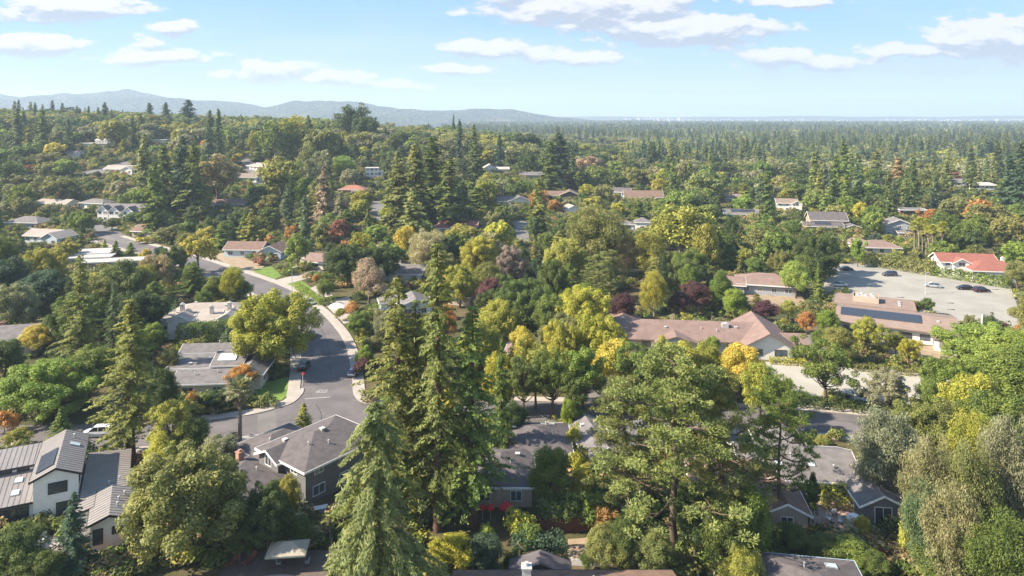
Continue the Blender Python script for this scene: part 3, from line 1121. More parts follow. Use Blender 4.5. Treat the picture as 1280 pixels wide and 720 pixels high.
        for (a, b, c_, d_) in (((x0 - ov - e, y0 - ov - e), (x1 + ov + e, y0 - ov - e), (x1 + ov + e, y0 - ov), (x0 - ov - e, y0 - ov)),
                               ((x0 - ov - e, y1 + ov), (x1 + ov + e, y1 + ov), (x1 + ov + e, y1 + ov + e), (x0 - ov - e, y1 + ov + e)),
                               ((x0 - ov - e, y0 - ov), (x0 - ov, y0 - ov), (x0 - ov, y1 + ov), (x0 - ov - e, y1 + ov)),
                               ((x1 + ov, y0 - ov), (x1 + ov + e, y0 - ov), (x1 + ov + e, y1 + ov), (x1 + ov, y1 + ov))):
            trim.slab([(x, y, zq(x, y) + .02) for x, y in (a, b, c_, d_)], T_ + .07)
        if seams:
            if typ == 'shed':
                n = int((w + 2 * ov) / seams)
                for k in range(n + 1):
                    xx = x0 - ov + .04 + k * (w + 2 * ov - .08) / n
                    roof.slab([(xx - .03, y0 - ov, zq(xx, y0 - ov) + .05), (xx + .03, y0 - ov, zq(xx, y0 - ov) + .05),
                               (xx + .03, y1 + ov, zq(xx, y1 + ov) + .05), (xx - .03, y1 + ov, zq(xx, y1 + ov) + .05)], .045)
            else:
                n = int((d + 2 * ov) / seams)
                for k in range(n + 1):
                    yk = y0 - ov + .04 + k * (d + 2 * ov - .08) / n
                    roof.slab([(x0 - ov, yk - .03, zq(x0 - ov, yk) + .05), (x1 + ov, yk - .03, zq(x1 + ov, yk) + .05),
                               (x1 + ov, yk + .03, zq(x1 + ov, yk) + .05), (x0 - ov, yk + .03, zq(x0 - ov, yk) + .05)], .045)


def add_window(root, wg, face, off, sill, ww, hh, frame_mat=None, detail=True, name='window', mullions=1, glass=None):
    """a framed window proud of a wing's wall; face S looks at the camera"""
    cx, cy, w, d, h = wg[:5]
    n, (fx, fy) = {'S': ((0, -1), (cx + off, cy - d / 2)), 'N': ((0, 1), (cx - off, cy + d / 2)),
                   'W': ((-1, 0), (cx - w / 2, cy - off)), 'E': ((1, 0), (cx + w / 2, cy + off))}[face]
    rz = {'S': 0, 'N': math.pi, 'W': -math.pi / 2, 'E': math.pi / 2}[face]
    fm = MB()
    t, pr = .09, .07
    a, b = -ww / 2, ww / 2
    fm.box(a - t, b + t, -pr, .04, sill - t, sill).box(a - t, b + t, -pr, .04, sill + hh, sill + hh + t)
    fm.box(a - t, a, -pr, .04, sill, sill + hh).box(b, b + t, -pr, .04, sill, sill + hh)
    for k in range(mullions):
        xm = a + (k + 1) * ww / (mullions + 1)
        fm.box(xm - .035, xm + .035, -pr + .01, .03, sill, sill + hh)
    f = fm.build(name, frame_mat or TRIMW, root, (fx, fy, 0), rz=rz)
    pn = MB().box(a, b, -.03, .02, sill, sill + hh)
    pn.build('pane', glass or GLASS, f)
    return f


def house(name, label, u, v, rz, wings, rf, wl, trim=None, win=1.4, chim=(), cat='house', extra=(), gap=3.6, seams=None, frame=None, autow=True,
          group=None, keep=True, base=None, chm=None):
    loc = base if base is not None else px2(u, v)
    root = empty(name, loc, R(rz))
    tag(root, label, cat, group)
    wall, roof, tr = MB(), MB(), MB()
    far = loc.y > 330
    for wg in wings:
        wing_geo(wg, wall, roof, tr, seams=seams)
    wall.build('wall', WALL[wl], root)
    roof.build('roof', ROOF[rf], root)
    if trim is not False:
        tr.build('fascia', trim or TRIMW, root)
    if autow:
        for wi, wg in enumerate(wings):
            cx, cy, w, d, h = wg[:5]
            st = max(1, round(h / 2.9))
            for face, ln in (('S', w), ('W', d), ('E', d)):
                n = max(1, int(ln / gap)) if ln > 2.2 else 0
                for s in range(st):
                    for k in range(n):
                        off = (k + .5 - n / 2) * ln / n
                        X_, Y_ = {'S': (cx + off, cy - d / 2 - .4), 'W': (cx - w / 2 - .4, cy - off), 'E': (cx + w / 2 + .4, cy + off)}[face]
                        if any(abs(X_ - o[0]) < o[2] / 2 + .5 and abs(Y_ - o[1]) < o[3] / 2 + .5 for j, o in enumerate(wings) if j != wi and o[4] > s * 2.9 + 1.5):
                            continue
                        ww = min(win * (1.35 if (k + s + wi) % 3 == 0 else 1), ln / n - .6)
                        if ww < .5:
                            continue
                        add_window(root, wg, face, off, s * 2.9 + .95, ww, 1.25, frame, glass=GLASSES[(k * 3 + s * 2 + wi + len(label)) % 4])
    for (x, y, hh) in chim:
        wz = max([roof_z(g, x, y) for g in wings if abs(x - g[0]) <= g[2] / 2 and abs(y - g[1]) <= g[3] / 2] or [3])
        MB().box(x - .42, x + .42, y - .42, y + .42, wz - 1.4, wz + hh).box(x - .5, x + .5, y - .5, y + .5, wz + hh, wz + hh + .14) \
            .box(x - .2, x + .2, y - .2, y + .2, wz + hh + .14, wz + hh + .42).build('chimney', chm or BRICK, root)
    for e in extra:
        kind, wi, x, y = e[:4]
        g = wings[wi]
        if kind == 'vent':
            z = roof_z(g, x, y)
            MB().tube((x, y, z - .15), .09, (x, y, z + .45), .09, 7).tube((x, y, z + .45), .16, (x, y, z + .55), .12, 7).build('roof_vent', GALV, root)
        elif kind == 'boxvent':
            z = roof_z(g, x, y)
            MB().box(x - .3, x + .3, y - .3, y + .3, z - .3, z + .18).box(x - .36, x + .36, y - .36, y + .36, z + .18, z + .26).build('roof_vent', GALV, root)
        elif kind in ('sky', 'solar'):
            ww, dd = e[4:6]
            q = [(x - ww / 2, y - dd / 2), (x + ww / 2, y - dd / 2), (x + ww / 2, y + dd / 2), (x - ww / 2, y + dd / 2)]
            up = .16 if kind == 'sky' else .14
            m_ = MB().slab([(a, b, roof_z(g, a, b) + up) for a, b in q], .2 if kind == 'sky' else .05)
            o = m_.build('skylight' if kind == 'sky' else 'solar_panel', ALU if kind == 'sky' else TRIMG, root)
            c_ = MB()
            nx, ny = (1, 1) if kind == 'sky' else (max(1, round(ww / 1.05)), max(1, round(dd / 1.7)))
            for i in range(nx):
                for j in range(ny):
                    a0, a1 = x - ww / 2 + ww * i / nx + .02, x - ww / 2 + ww * (i + 1) / nx - .02
                    b0, b1 = y - dd / 2 + dd * j / ny + .02, y - dd / 2 + dd * (j + 1) / ny - .02
                    c_.slab([(a, b, roof_z(g, a, b) + up + .02) for a, b in ((a0, b0), (a1, b0), (a1, b1), (a0, b1))], .018)
            c_.build('pane' if kind == 'sky' else 'cells', M('skylight_pane', (.55, .62, .66), .25, spec=.6) if kind == 'sky' else SOLAR, o)
        elif kind == 'unit':
            z = roof_z(g, x, y)
            u_ = MB().box(x - .7, x + .7, y - .5, y + .5, z - .2, z + .9).tube((x + .2, y, z + .9), .35, (x + .2, y, z + 1.02), .35, 12)
            u_.box(x - .9, x - .7, y - .2, y + .2, z, z + .6).build('rooftop_unit', GALV, root)
        elif kind == 'win':
            add_window(root, g, e[2], e[3], *e[4:7], frame_mat=frame, mullions=e[7] if len(e) > 7 else 1, name=e[8] if len(e) > 8 else 'window')
    # keep-out areas
    c, s = math.cos(R(rz)), math.sin(R(rz))
    for g in wings:
        X_, Y_ = g[0] * c - g[1] * s + loc.x, g[0] * s + g[1] * c + loc.y
        FOOT.append((X_, Y_, math.hypot(g[2], g[3]) / 2 + .6, g[2] / 2, g[3] / 2, R(rz)))
        if keep:
            us, vs = [], []
            for sx in (-1, 1):
                for sy in (-1, 1):
                    lx, ly = g[0] + sx * g[2] / 2, g[1] + sy * g[3] / 2
                    gx_, gy_ = lx * c - ly * s + loc.x, lx * s + ly * c + loc.y
                    for zz in (loc.z + g[4] * .3, loc.z + g[4] + g[6]):
                        a, b = proj(gx_, gy_, zz)
                        us.append(a)
                        vs.append(b)
            KEEP.append((min(us), min(vs), max(us), max(vs), min(Y_ - 2, loc.y + 1)))
    return root


# ------------------------------------------------------------------ vehicles
def paint(name, c, metal=.3):
    return M(name, c, .28, tuple(x * .94 for x in c), 1.0, metal=metal, spec=.6)


RUB = M('tyre_rubber', (.02, .02, .02), .85)
RIM = M('wheel_alloy', (.45, .45, .46), .35, metal=.8)
LAMPW = M('headlight_lens', (.8, .82, .85), .15, spec=.8)
LAMPR = M('tail_light_lens', (.45, .02, .02), .2, spec=.8)
CARGLASS = M('car_glass', (.018, .022, .028), .06, spec=.9)


def car(name, label, base, rz, pm, style='suv', cat='car', group=None):
    """a vehicle about 4.7 m long, its nose along local +x"""
    root = empty(name, base, R(rz))
    tag(root, label, cat, group)
    hb, ht = (1.02, 1.68) if style == 'suv' else (.88, 1.42)
    if style == 'suv':
        cab = [(-2.2, hb + .02), (-2.02, ht - .06), (-1.3, ht), (.35, ht - .03), (1.25, hb + .03)]
    elif style == 'hatch':
        cab = [(-2.05, hb + .02), (-1.55, ht - .08), (-.9, ht), (.3, ht - .02), (1.25, hb + .03)]
    else:
        cab = [(-1.75, hb + .02), (-.95, ht - .04), (-.5, ht), (.35, ht - .01), (1.3, hb + .03)]
    # lower body: sections along x with tumblehome
    S = [(-2.36, .36, hb - .22, .74), (-2.28, .24, hb - .04, .86), (-1.6, .22, hb, .92), (0, .22, hb + .01, .93), (1.25, .22, hb, .92),
         (1.9, .24, hb - .12, .88), (2.28, .28, hb - .26, .78), (2.36, .36, hb - .36, .66)]
    mb = MB()
    pts, f = [], []
    for (x, z0, z1, hw) in S:
        zm = z0 + (z1 - z0) * .55
        pts += [(x, -hw * .94, z0), (x, -hw, zm), (x, -hw * .93, z1), (x, hw * .93, z1), (x, hw, zm), (x, hw * .94, z0)]
    for i in range(len(S) - 1):
        for k in range(6):
            a, b = i * 6 + k, i * 6 + (k + 1) % 6
            f.append((a, a + 6, b + 6, b))
    f += [tuple(range(6)), tuple(range(len(S) * 6 - 1, len(S) * 6 - 7, -1))]
    mb.poly(pts, f)
    # roof panel on pillars
    wr, wb = .66, .84
    top = [p for p in cab if p[1] > ht - .12]
    mb.poly([(x, s * wr, z) for x, z in top for s in (-1, 1)] + [(x, s * wr, z + .04) for x, z in top for s in (-1, 1)],
            [(i * 2, i * 2 + 2, i * 2 + 3, i * 2 + 1) for i in range(len(top) - 1)] +
            [(i * 2 + 1 + 2 * len(top), i * 2 + 3 + 2 * len(top), i * 2 + 2 + 2 * len(top), i * 2 + 2 * len(top)) for i in range(len(top) - 1)])
    for s in (-1, 1):
        for xb, (xt, ztp) in ((cab[0][0], top[0]), (-.45, (-.35, ht)), (cab[-1][0], top[-1])):
            mb.tube((xb, s * (wb + .012), hb), .045, (xt, s * (wr + .012), ztp), .04, 5)
        mb.box(.95, 1.1, s * .93 - .0 if s > 0 else -1.08, 1.08 if s > 0 else -.93, hb, hb + .14)
    body = mb.build('body', pm, root)
    g = MB()
    n = len(cab)
    gp = []
    for x, z in cab:
        k = (z - hb) / (ht - hb)
        ww = wb + (wr - wb) * k
        gp += [(x, -ww, z), (x, ww, z)]
    lo = [(x, -wb, hb - .03) for x, z in cab] + [(x, wb, hb - .03) for x, z in cab]
    f = [(i * 2, i * 2 + 2, i * 2 + 3, i * 2 + 1) for i in range(n - 1)]
    f += [(2 * n + i, 2 * n + i + 1, (i + 1) * 2, i * 2) for i in range(n - 1)]
    f += [(3 * n + i + 1, 3 * n + i, i * 2 + 1, (i + 1) * 2 + 1) for i in range(n - 1)]
    g.poly(gp + lo, f).build('windows', CARGLASS, root)
    for x in (-1.42, 1.45):
        for s in (-1, 1):
            wh = MB().tube((0, -.11, 0), .335, (0, .11, 0), .335, 16).build('wheel', RUB, root, (x, s * .84, .335))
            MB().tube((0, s * .1, 0), .2, (0, s * .125, 0), .19, 12).build('rim', RIM, wh)
    for s in (-1, 1):
        MB().box(2.18, 2.33, s * .62 - .16, s * .62 + .16, hb - .42, hb - .27).build('headlight', LAMPW, root)
        MB().box(-2.35, -2.27, s * .68 - .12, s * .68 + .12, hb - .34, hb - .12).build('tail_light', LAMPR, root)
    MB().box(-2.42, -2.3, -.75, .75, .36, .52).box(2.3, 2.42, -.66, .66, .34, .5).build('bumper', TRIMD, root)
    LOTS.append([(base.x - 2.5, base.y - 2.5), (base.x + 2.5, base.y - 2.5), (base.x + 2.5, base.y + 2.5), (base.x - 2.5, base.y + 2.5)])
    return root
# ------------------------------------------------------------------ streets and yards
def offset(path, w):
    P = [Vector(p) for p in path]
    out = []
    for i, p in enumerate(P):
        a, b = P[max(0, i - 1)], P[min(len(P) - 1, i + 1)]
        d = (b - a).normalized()
        out.append((p.x + d.y * w, p.y - d.x * w))
    return out


edge = [W2(*p) for p in [(150, 296), (205, 311), (250, 323), (290, 336), (320, 346), (345, 355), (370, 367), (395, 386), (410, 400), (427, 422), (436, 447), (440, 474), (441, 490)]]
cen = offset(edge, 5.0)
tag(ribbon('road', cen + [(cen[-1][0], 124)], -5.0, 5.0, .034, ASPH), kind='structure')
ROADS.append((catmull(cen, 6), 8.6))
for s in (-1, 1):
    a, b = sorted((s * 5.0, s * 5.5))
    tag(ribbon('kerb', cen, a, b, .15, CONC, .25), kind='structure')
    a, b = sorted((s * 5.502, s * 7.3))
    tag(ribbon('sidewalk', cen, a, b, .156, CONC, .25), kind='structure')
road('cross_road', [(-200, 114), (-130, 115), (-90, 116.5), (-58, 118), (-35, 124), (0, 127), (50, 123), (75, 116.5), (130, 104)], 4.6, z=.03, kerbs=False, world=True)
cr = [(-200, 114), (-130, 115), (-90, 116.5), (-58, 118), (-35, 124), (0, 127), (50, 123), (75, 116.5), (130, 104)]
tag(ribbon('kerb', cr, 4.6, 5.1, .15, CONC, .25), kind='structure')
tag(ribbon('sidewalk', cr, 5.102, 6.7, .156, CONC, .25), kind='structure')
tag(ribbon('kerb', cr[5:], -5.1, -4.6, .15, CONC, .25), kind='structure')
tag(ribbon('sidewalk', cr[5:], -6.7, -5.102, .156, CONC, .25), kind='structure')
# rounded corners of the junction
cornL = [W2(*p) for p in [(380, 486), (378, 493), (366, 504), (345, 511), (318, 518), (285, 523), (250, 527)]]
cornR = [W2(*p) for p in [(441, 488), (443, 495), (452, 503), (474, 508), (520, 510)]]
MB().poly([(x, y, .026) for x, y in [(cornL[0][0], cornL[0][1]), (cornR[0][0], cornR[0][1])] + cornR[1:] + [(cornR[-1][0], 122), (cornL[-1][0], 116)] + cornL[::-1][:-1]],
          [tuple(range(2 + 4 + 2 + 6))]).build('junction', ASPH)['kind'] = 'structure'
for nm, c in (('kerb', cornL), ('kerb', cornR)):
    s = 1 if c is cornL else -1
    tag(ribbon('kerb', c, *sorted((0, s * .5)), .152, CONC, .25, sub=6), kind='structure')
    tag(ribbon('sidewalk', c, *sorted((s * .502, s * 2.3)), .158, CONC, .25, sub=6), kind='structure')
side = [(16.5, 128), (18, 137), (20, 148), (23, 158)]
tag(ribbon('side_road', side, -3.6, 3.6, .026, ASPH2), kind='structure')
ROADS.append((catmull(side, 6), 5.0))
LOTS.append(cornL + [(-35, 118)])

MB().poly([tuple(W2(*q)) + (.0405,) for q in [(322, 543), (346, 541), (345, 514), (322, 519)]], [(0, 1, 2, 3)]).build('asphalt_patch', ASPH2)['kind'] = 'structure'
MB().poly([tuple(W2(*q)) + (.0405,) for q in [(392, 452), (402, 452), (401, 436), (392, 436)]], [(0, 1, 2, 3)]).build('asphalt_patch', ASPH2)['kind'] = 'structure'
TAR = M('tar_seam', (.035, .033, .034), .6)
for pth in ([(392, 396), (402, 412), (410, 436), (413, 470)], [(404, 440), (425, 437)], [(388, 470), (410, 474), (432, 468)], [(352, 372), (372, 384), (384, 397)], [(395, 505), (402, 520), (398, 536)], [(345, 528), (380, 524), (430, 521)],
            [(1030, 524), (1080, 530), (1130, 540)]):
    tag(ribbon('tar_seam', [W2(*q) for q in pth], -.05, .05, .0435, TAR), kind='structure')
# painted STOP and stop bar, facing the drivers who come down the hill
cu = bpy.data.curves.new('stop_lettering', 'FONT')
cu.body = 'STOP'
cu.align_x = 'CENTER'
cu.align_y = 'CENTER'
cu.size = .98
cu.offset = .02
cu.materials.append(M('worn_shaded_paint', (.42, .41, .40), .8, (.22, .21, .21), 5.0))  # blotchy paint, its tone dimmed to hold the shade on the street
st = bpy.data.objects.new('stop_lettering', cu)
p = px2(402.5, 489)
st.location = (p.x, p.y, .046)
st.rotation_euler = (0, 0, R(183))
st.scale = (.86, 2.2, 1)
link(st)
tag(st, kind='structure')
a, b = px2(381, 499), px2(412, 497)
MB().poly([(a.x, a.y, .044), (b.x, b.y, .044), (b.x, b.y + .3, .044), (a.x, a.y + .3, .044)], [(0, 1, 2, 3)]).build('stop_bar', M('worn_shaded_paint', (.42, .41, .40), .8, (.22, .21, .21), 5.0))['kind'] = 'structure'
p = px2(405, 517)
MB().tube((p.x, p.y, .03), .42, (p.x, p.y, .045), .42, 16).build('manhole_cover', M('cast_iron', (.16, .15, .15), .8))
tag(bpy.data.objects['manhole_cover'], 'round iron manhole cover in the middle of the road junction', 'manhole cover')

# paved ground
lot = paved('parking_lot', [(1036, 330), (1085, 329), (1262, 356), (1284, 415), (1195, 405), (1130, 386), (1028, 364)], LOTM)
paved('paved_court', [(955, 452), (1192, 470), (1206, 512), (940, 489)], LOTM2)
paved('school_walk', [(985, 420), (1030, 418), (1040, 437), (1000, 446), (985, 440)], ASPH2)
paved('gravel_court', [(1100, 432), (1192, 433), (1200, 455), (1112, 450)], DIRT)
paved('garden_path', [(832, 392), (870, 400), (925, 402), (925, 406), (868, 404), (830, 396)], CONC)
paved('bare_bank', [(925, 370), (1000, 366), (1010, 384), (940, 386)], DIRT)
# driveways and yards on the left
paved('driveway', [(345, 350), (400, 336), (408, 342), (352, 357)], CONC)
paved('driveway', [(388, 360), (404, 354), (416, 370), (398, 374)], CONC)
paved('front_lawn', [(318, 337), (340, 333), (352, 345), (340, 351), (318, 344)], LAWN)
paved('front_lawn', [(355, 351), (372, 347), (392, 362), (382, 368), (362, 358)], LAWN)
paved('corner_lawn', [(322, 480), (362, 471), (367, 487), (352, 500), (318, 504)], LAWN)
paved('flower_bed', [(262, 318), (290, 315), (330, 333), (318, 343), (285, 331)], DIRT)
paved('driveway', [(224, 334), (255, 328), (266, 338), (240, 344)], ASPH2)
paved('driveway', [(404, 378), (436, 371), (452, 398), (430, 405)], CONC)
paved('driveway', [(104, 548), (165, 541), (178, 556), (150, 566), (104, 566)], ASPH)
paved('back_terrace', [(43, 672), (74, 668), (80, 690), (46, 707), (36, 695)], CONC)
paved('side_bed', [(118, 690), (162, 676), (172, 692), (122, 708)], MULCH)
paved('side_bed', [(150, 562), (184, 558), (192, 590), (158, 596)], MULCH)
paved('back_lawn', [(24, 690), (42, 686), (44, 700), (26, 706)], LAWN)
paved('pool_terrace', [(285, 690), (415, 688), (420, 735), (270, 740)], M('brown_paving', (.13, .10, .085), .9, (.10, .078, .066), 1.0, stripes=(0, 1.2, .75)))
paved('bare_yard', [(710, 674), (764, 670), (776, 698), (708, 700)], DIRT)
paved('patio', [(1015, 625), (1075, 632), (1112, 662), (1050, 672), (1012, 655)], M('brick_patio', (.36, .25, .21), .9, (.28, .19, .16), 1.6))
paved('back_lawn', [(1104, 682), (1150, 686), (1148, 704), (1100, 700)], LAWN)
paved('driveway', [(880, 545), (960, 545), (950, 580), (890, 585)], ASPH2)
# lots on the hillside
paved('hill_road', [(98, 217), (168, 199), (178, 204), (106, 225)], ASPH2, draped=True)
paved('hill_road', [(38, 236), (84, 226), (92, 234), (40, 248)], ASPH2, draped=True)
paved('hill_road', [(296, 199), (311, 197), (334, 232), (318, 236)], ASPH2, draped=True)
paved('hill_drive', [(106, 283), (140, 276), (152, 292), (172, 300), (160, 306), (120, 296)], ASPH2)
paved('hill_drive', [(463, 252), (480, 250), (482, 282), (460, 284)], ASPH2, draped=True)
paved('hill_drive', [(641, 277), (660, 275), (662, 305), (642, 308)], ASPH2)

# stall lines in the big lot
pm_ = MB()
a, b = px2(1092, 350), px2(1236, 376)
dd = Vector((b.x - a.x, b.y - a.y)).normalized()
nn_ = Vector((-dd.y, dd.x))
for row in range(3):
    for k in range(16):
        q = Vector((a.x, a.y)) + dd * (k * 2.9) - nn_ * (row * 12.5 - 3)
        if row == 2 and k < 6:
            continue
        e = q + nn_ * 4.6
        s_ = dd * .06
        pm_.poly([(q.x - s_.x, q.y - s_.y, .028), (q.x + s_.x, q.y + s_.y, .028), (e.x + s_.x, e.y + s_.y, .028), (e.x - s_.x, e.y - s_.y, .028)], [(0, 1, 2, 3)])
for (u, v) in ((1126, 372), (1188, 379), (1189, 387), (1244, 362)):
    q = px2(u, v)
    pm_.poly([(q.x - 1.1, q.y - .2, .029), (q.x + .3, q.y - .2, .029), (q.x + .3, q.y + .2, .029), (q.x - 1.1, q.y + .2, .029)], [(0, 1, 2, 3)])
    pm_.poly([(q.x + .3, q.y - .6, .029), (q.x + 1.2, q.y, .029), (q.x + .3, q.y + .6, .029)], [(0, 1, 2)])
pm_.build('stall_lines', M('faded_paint', (.55, .54, .50), .8, (.40, .39, .35), 1.5))['kind'] = 'structure'
KEEP += [(1060, 338, 1120, 362, 236), (1120, 345, 1255, 380, 205), (1045, 335, 1255, 400, 160), (1030, 370, 1190, 415, 158), (975, 455, 1170, 470, 146), (372, 405, 440, 505, 134), (300, 345, 372, 362, 225), (330, 505, 440, 540, 116, .02, .05), (1010, 520, 1130, 532, 121),
         (735, 470, 780, 515, 127), (110, 530, 140, 545, 115), (955, 452, 985, 488, 134), (640, 276, 660, 300, 290), (830, 394, 920, 402, 186),
         (315, 330, 400, 360, 208), (38, 228, 92, 246, px2(60, 238).y - 4, .2, .2), (98, 200, 176, 222, px2(140, 211).y - 4, .2, .2), (298, 199, 332, 234, px2(315, 215).y - 5, .25, .2), (108, 278, 170, 302, px2(140, 290).y - 4, .2, .2), (995, 425, 1025, 445, 152), (1110, 437, 1185, 452, 150), (285, 690, 415, 720, 70), (270, 527, 300, 545, 116), (395, 365, 450, 425, 165)]

# ------------------------------------------------------------------ houses
house('house', 'grey roofed house at the far left edge beside the upper hillside road', 14, 222, -5, [(0, 5, 22, 9, 3.2, 'gx', 2.0, .6)], 'slate2', 'slate')
house('house', 'tiny white-walled house between the hilltop house and the single palm', 90, 199, 0, [(0, 4, 8, 7, 4.4, 'gx', 1.6, .5)], 'slate2', 'white')
house('house', 'pale house tucked left of the white gabled house on the hillside drive', 112, 262, -16, [(0, 5, 15, 8, 3.2, 'hip', 1.8, .6)], 'slate2', 'white')
house('house', 'low brown house below the long pale roof on the left slope', 285, 262, 8, [(0, 5, 16, 8, 3.0, 'gx', 2.0, .6)], 'pink', 'white')
house('house', 'long pale roofed house right of the tan-brown round tree', 322, 214, -35, [(0, 5, 26, 9, 3.4, 'gx', 1.8, .8)], 'beige', 'white')
house('house', 'low pale-roofed house beside the fresh green hillside tree', 62, 262, -10, [(0, 5, 18, 9, 3.0, 'gx', 1.8, .6)], 'beige', 'cream')
house('house', 'white modern house with standing seam metal roofs and a two storey gable', 140, 685, 27,
      [(-.3, 3.6, 4.0, 7.2, 3.4, 'gy', .7, .35), (-1.2, 14.3, 5.0, 14.0, 3.2, 'shedx', -.5, .3), (-6.8, 15.4, 5.0, 12.0, 6.1, 'gy', 1.1, .4),
       (-3.2, 6.2, 1.7, 4.0, 3.0, 'shedx', .4, .15), (-15.6, 13.6, 12.4, 7.2, 3.2, 'shed', 1.0, .4), (-15.6, 19.8, 12.4, 5.0, 5.0, 'shed', .5, .4)],
      'metal', 'white', trim=TRIMD, seams=.62, frame=TRIMD, autow=False,
      extra=[('win', 0, 'S', -1.2, .9, .95, 1.75, 0), ('win', 0, 'S', .9, 1.75, 1.1, .8, 0), ('win', 2, 'S', .2, 4.0, 2.0, 1.3, 2), ('win', 2, 'S', .9, 1.0, 1.6, 1.6, 1),
             ('win', 2, 'E', -4.6, 4.3, .9, 1.0, 0),
             ('win', 4, 'S', 3.2, .25, 5.0, 2.5, 3, 'glass_door'), ('win', 4, 'S', -3.6, .9, 3.2, 1.7, 2),
             ('win', 5, 'S', 4.2, 4.5, 1.3, .42, 0), ('win', 5, 'S', 2.2, 4.5, 1.3, .42, 0), ('win', 5, 'S', .2, 4.5, 1.3, .42, 0), ('win', 5, 'S', -1.8, 4.5, 1.3, .42, 0),
             ('sky', 4, -11.6, 15.0, .9, 1.1), ('sky', 4, -11.6, 12.2, .9, 1.1), ('sky', 2, -5.3, 17.2, 1.2, .9), ('vent', 2, -5.6, 19.6), ('vent', 1, -.8, 10.5), ('vent', 1, .4, 11.6), ('solar', 2, -8.2, 13.2, 2.0, 5.4),
             ('vent', 0, .6, 3.6), ('vent', 0, .5, 2.1), ('vent', 0, 1.2, 5.2)])
house('house', 'two storey dark grey house with hipped slate-coloured roofs beside the tall cedar', 382, 634, -38,
      [(-5.2, 6.5, 10.4, 13, 5.0, 'hip', 1.9, .7), (-7.4, .9, 4.6, 3.6, 4.9, 'gy', 1.0, .5), (-14.2, 5.0, 7.2, 9, 3.0, 'hip', 1.5, .6), (-8.6, -4.6, 9.4, 8.8, 2.9, 'hip', 1.5, .6)], 'slate', 'grey',
      extra=[('boxvent', 0, -8, 2.2), ('vent', 0, -3.5, 3.0), ('boxvent', 0, -5, 6.5), ('vent', 0, -2.2, 5.5), ('vent', 2, -13, 3), ('vent', 3, -7, -3)], chim=[(-12.6, -2.2, 1.2)])
house('house', 'low grey-roofed house behind the fence with red umbrellas at its back', 672, 592, 0,
      [(0, 5, 9.5, 9.5, 3.0, 'hip', 1.7, .6), (-5.4, -3.8, 8.6, 10.5, 2.9, 'hip', 1.5, .6)], 'slate', 'tan',
      extra=[('vent', 0, 1.6, 7.0), ('sky', 0, 1.2, 8.0, .8, .7), ('sky', 0, 2.6, 8.0, .8, .7), ('vent', 0, 2.5, 4.0), ('vent', 1, -4, -5), ('boxvent', 1, -3, -2)])
house('house', 'small brown-roofed house with an open gable end beside the bamboo screen', 758, 592, 12,
      [(0, 5, 5.4, 11, 3.0, 'gy', 1.2, .6), (6.2, 6.4, 6.6, 7, 2.6, 'gx', 1.0, .5)], 'slate2', 'brick', extra=[('vent', 0, .8, 6), ('boxvent', 0, -1.2, 8)])
house('house', 'grey-brown roofed house mostly hidden behind the big spreading pine', 925, 640, -8,
      [(0, 5, 12, 8, 3.0, 'hip', 1.7, .6), (5, -1.5, 5, 6, 2.8, 'gy', 1.2, .5)], 'brown', 'tan', extra=[('vent', 0, 2, 3), ('vent', 0, -3, 4)])
house('house', 'long grey shingled house with a white framed gable window and vine trellis', 1102, 657, -6,
      [(0, 4, 5.2, 9, 2.9, 'gy', 1.3, .5), (-8.4, 10.2, 15.5, 10, 2.9, 'gx', 1.9, .5), (-8.6, 17.8, 6.5, 6.5, 3.1, 'hip', 1.9, .5)], 'slate2', 'grey',
      autow=False, extra=[('win', 0, 'S', 0, .4, 2.0, 2.2, 1, 'patio_door'), ('win', 1, 'S', -4.6, .9, 1.5, 1.3), ('win', 1, 'S', -1.2, .4, 1.8, 2.0), ('win', 1, 'S', 1.8, .9, 1.4, 1.2),
                          ('sky', 1, -11, 7.2, .9, .8), ('sky', 1, -6.5, 7.4, .9, .7), ('vent', 1, -9, 8.6), ('vent', 1, -3.6, 7), ('vent', 0, 1, 6)])
house('house', 'brown roofed house at the bottom edge with a tall metal flue', None, None, 0,
      [(0, 4.5, 23, 9, 3.0, 'gx', 1.4, .6)], 'brown', 'tan', base=Vector((5.6, 68.2, 0)), trim=TRIMD, keep=False, extra=[('vent', 0, 7, 5), ('vent', 0, 3, 6)])
MB().box(-.45, .45, -.45, .45, 2.5, 6.6).box(-.55, .55, -.55, .55, 6.6, 6.75).tube((0, 0, 6.75), .22, (0, 0, 7.1), .22, 10).build(
    'metal_flue', GALV, [o_ for o_ in COL.objects if o_.name.startswith('house')][-1], (-4.1, 4.5, 0))
house('garden_shed', 'mossy low-gabled garden shed beside the clipped dark hedge', None, None, -4,
      [(0, 1.1, 6.4, 2.0, 2.0, 'gy', 1.1, .3)], 'dark', 'dark', base=Vector((3.1, 78.6, 0)), trim=TRIMD, keep=False, autow=False, cat='shed')
house('house', 'dark-roofed building with pale blue fascia at the bottom right edge', None, None, -9,
      [(-4.4, 4.5, 10, 9, 3.4, 'hip', 1.3, .5), (5.6, 3.2, 10, 6.2, 3.0, 'flat', 0, .4)], 'slate', 'slate', base=Vector((35.6, 69.4, 0)),
      trim=M('pale_blue_trim', (.42, .55, .66), .6, (.36, .48, .58), 1.0), keep=False, extra=[('sky', 0, -2, 7, 1.2, 1), ('vent', 0, -5, 6), ('unit', 1, 7, 3)])
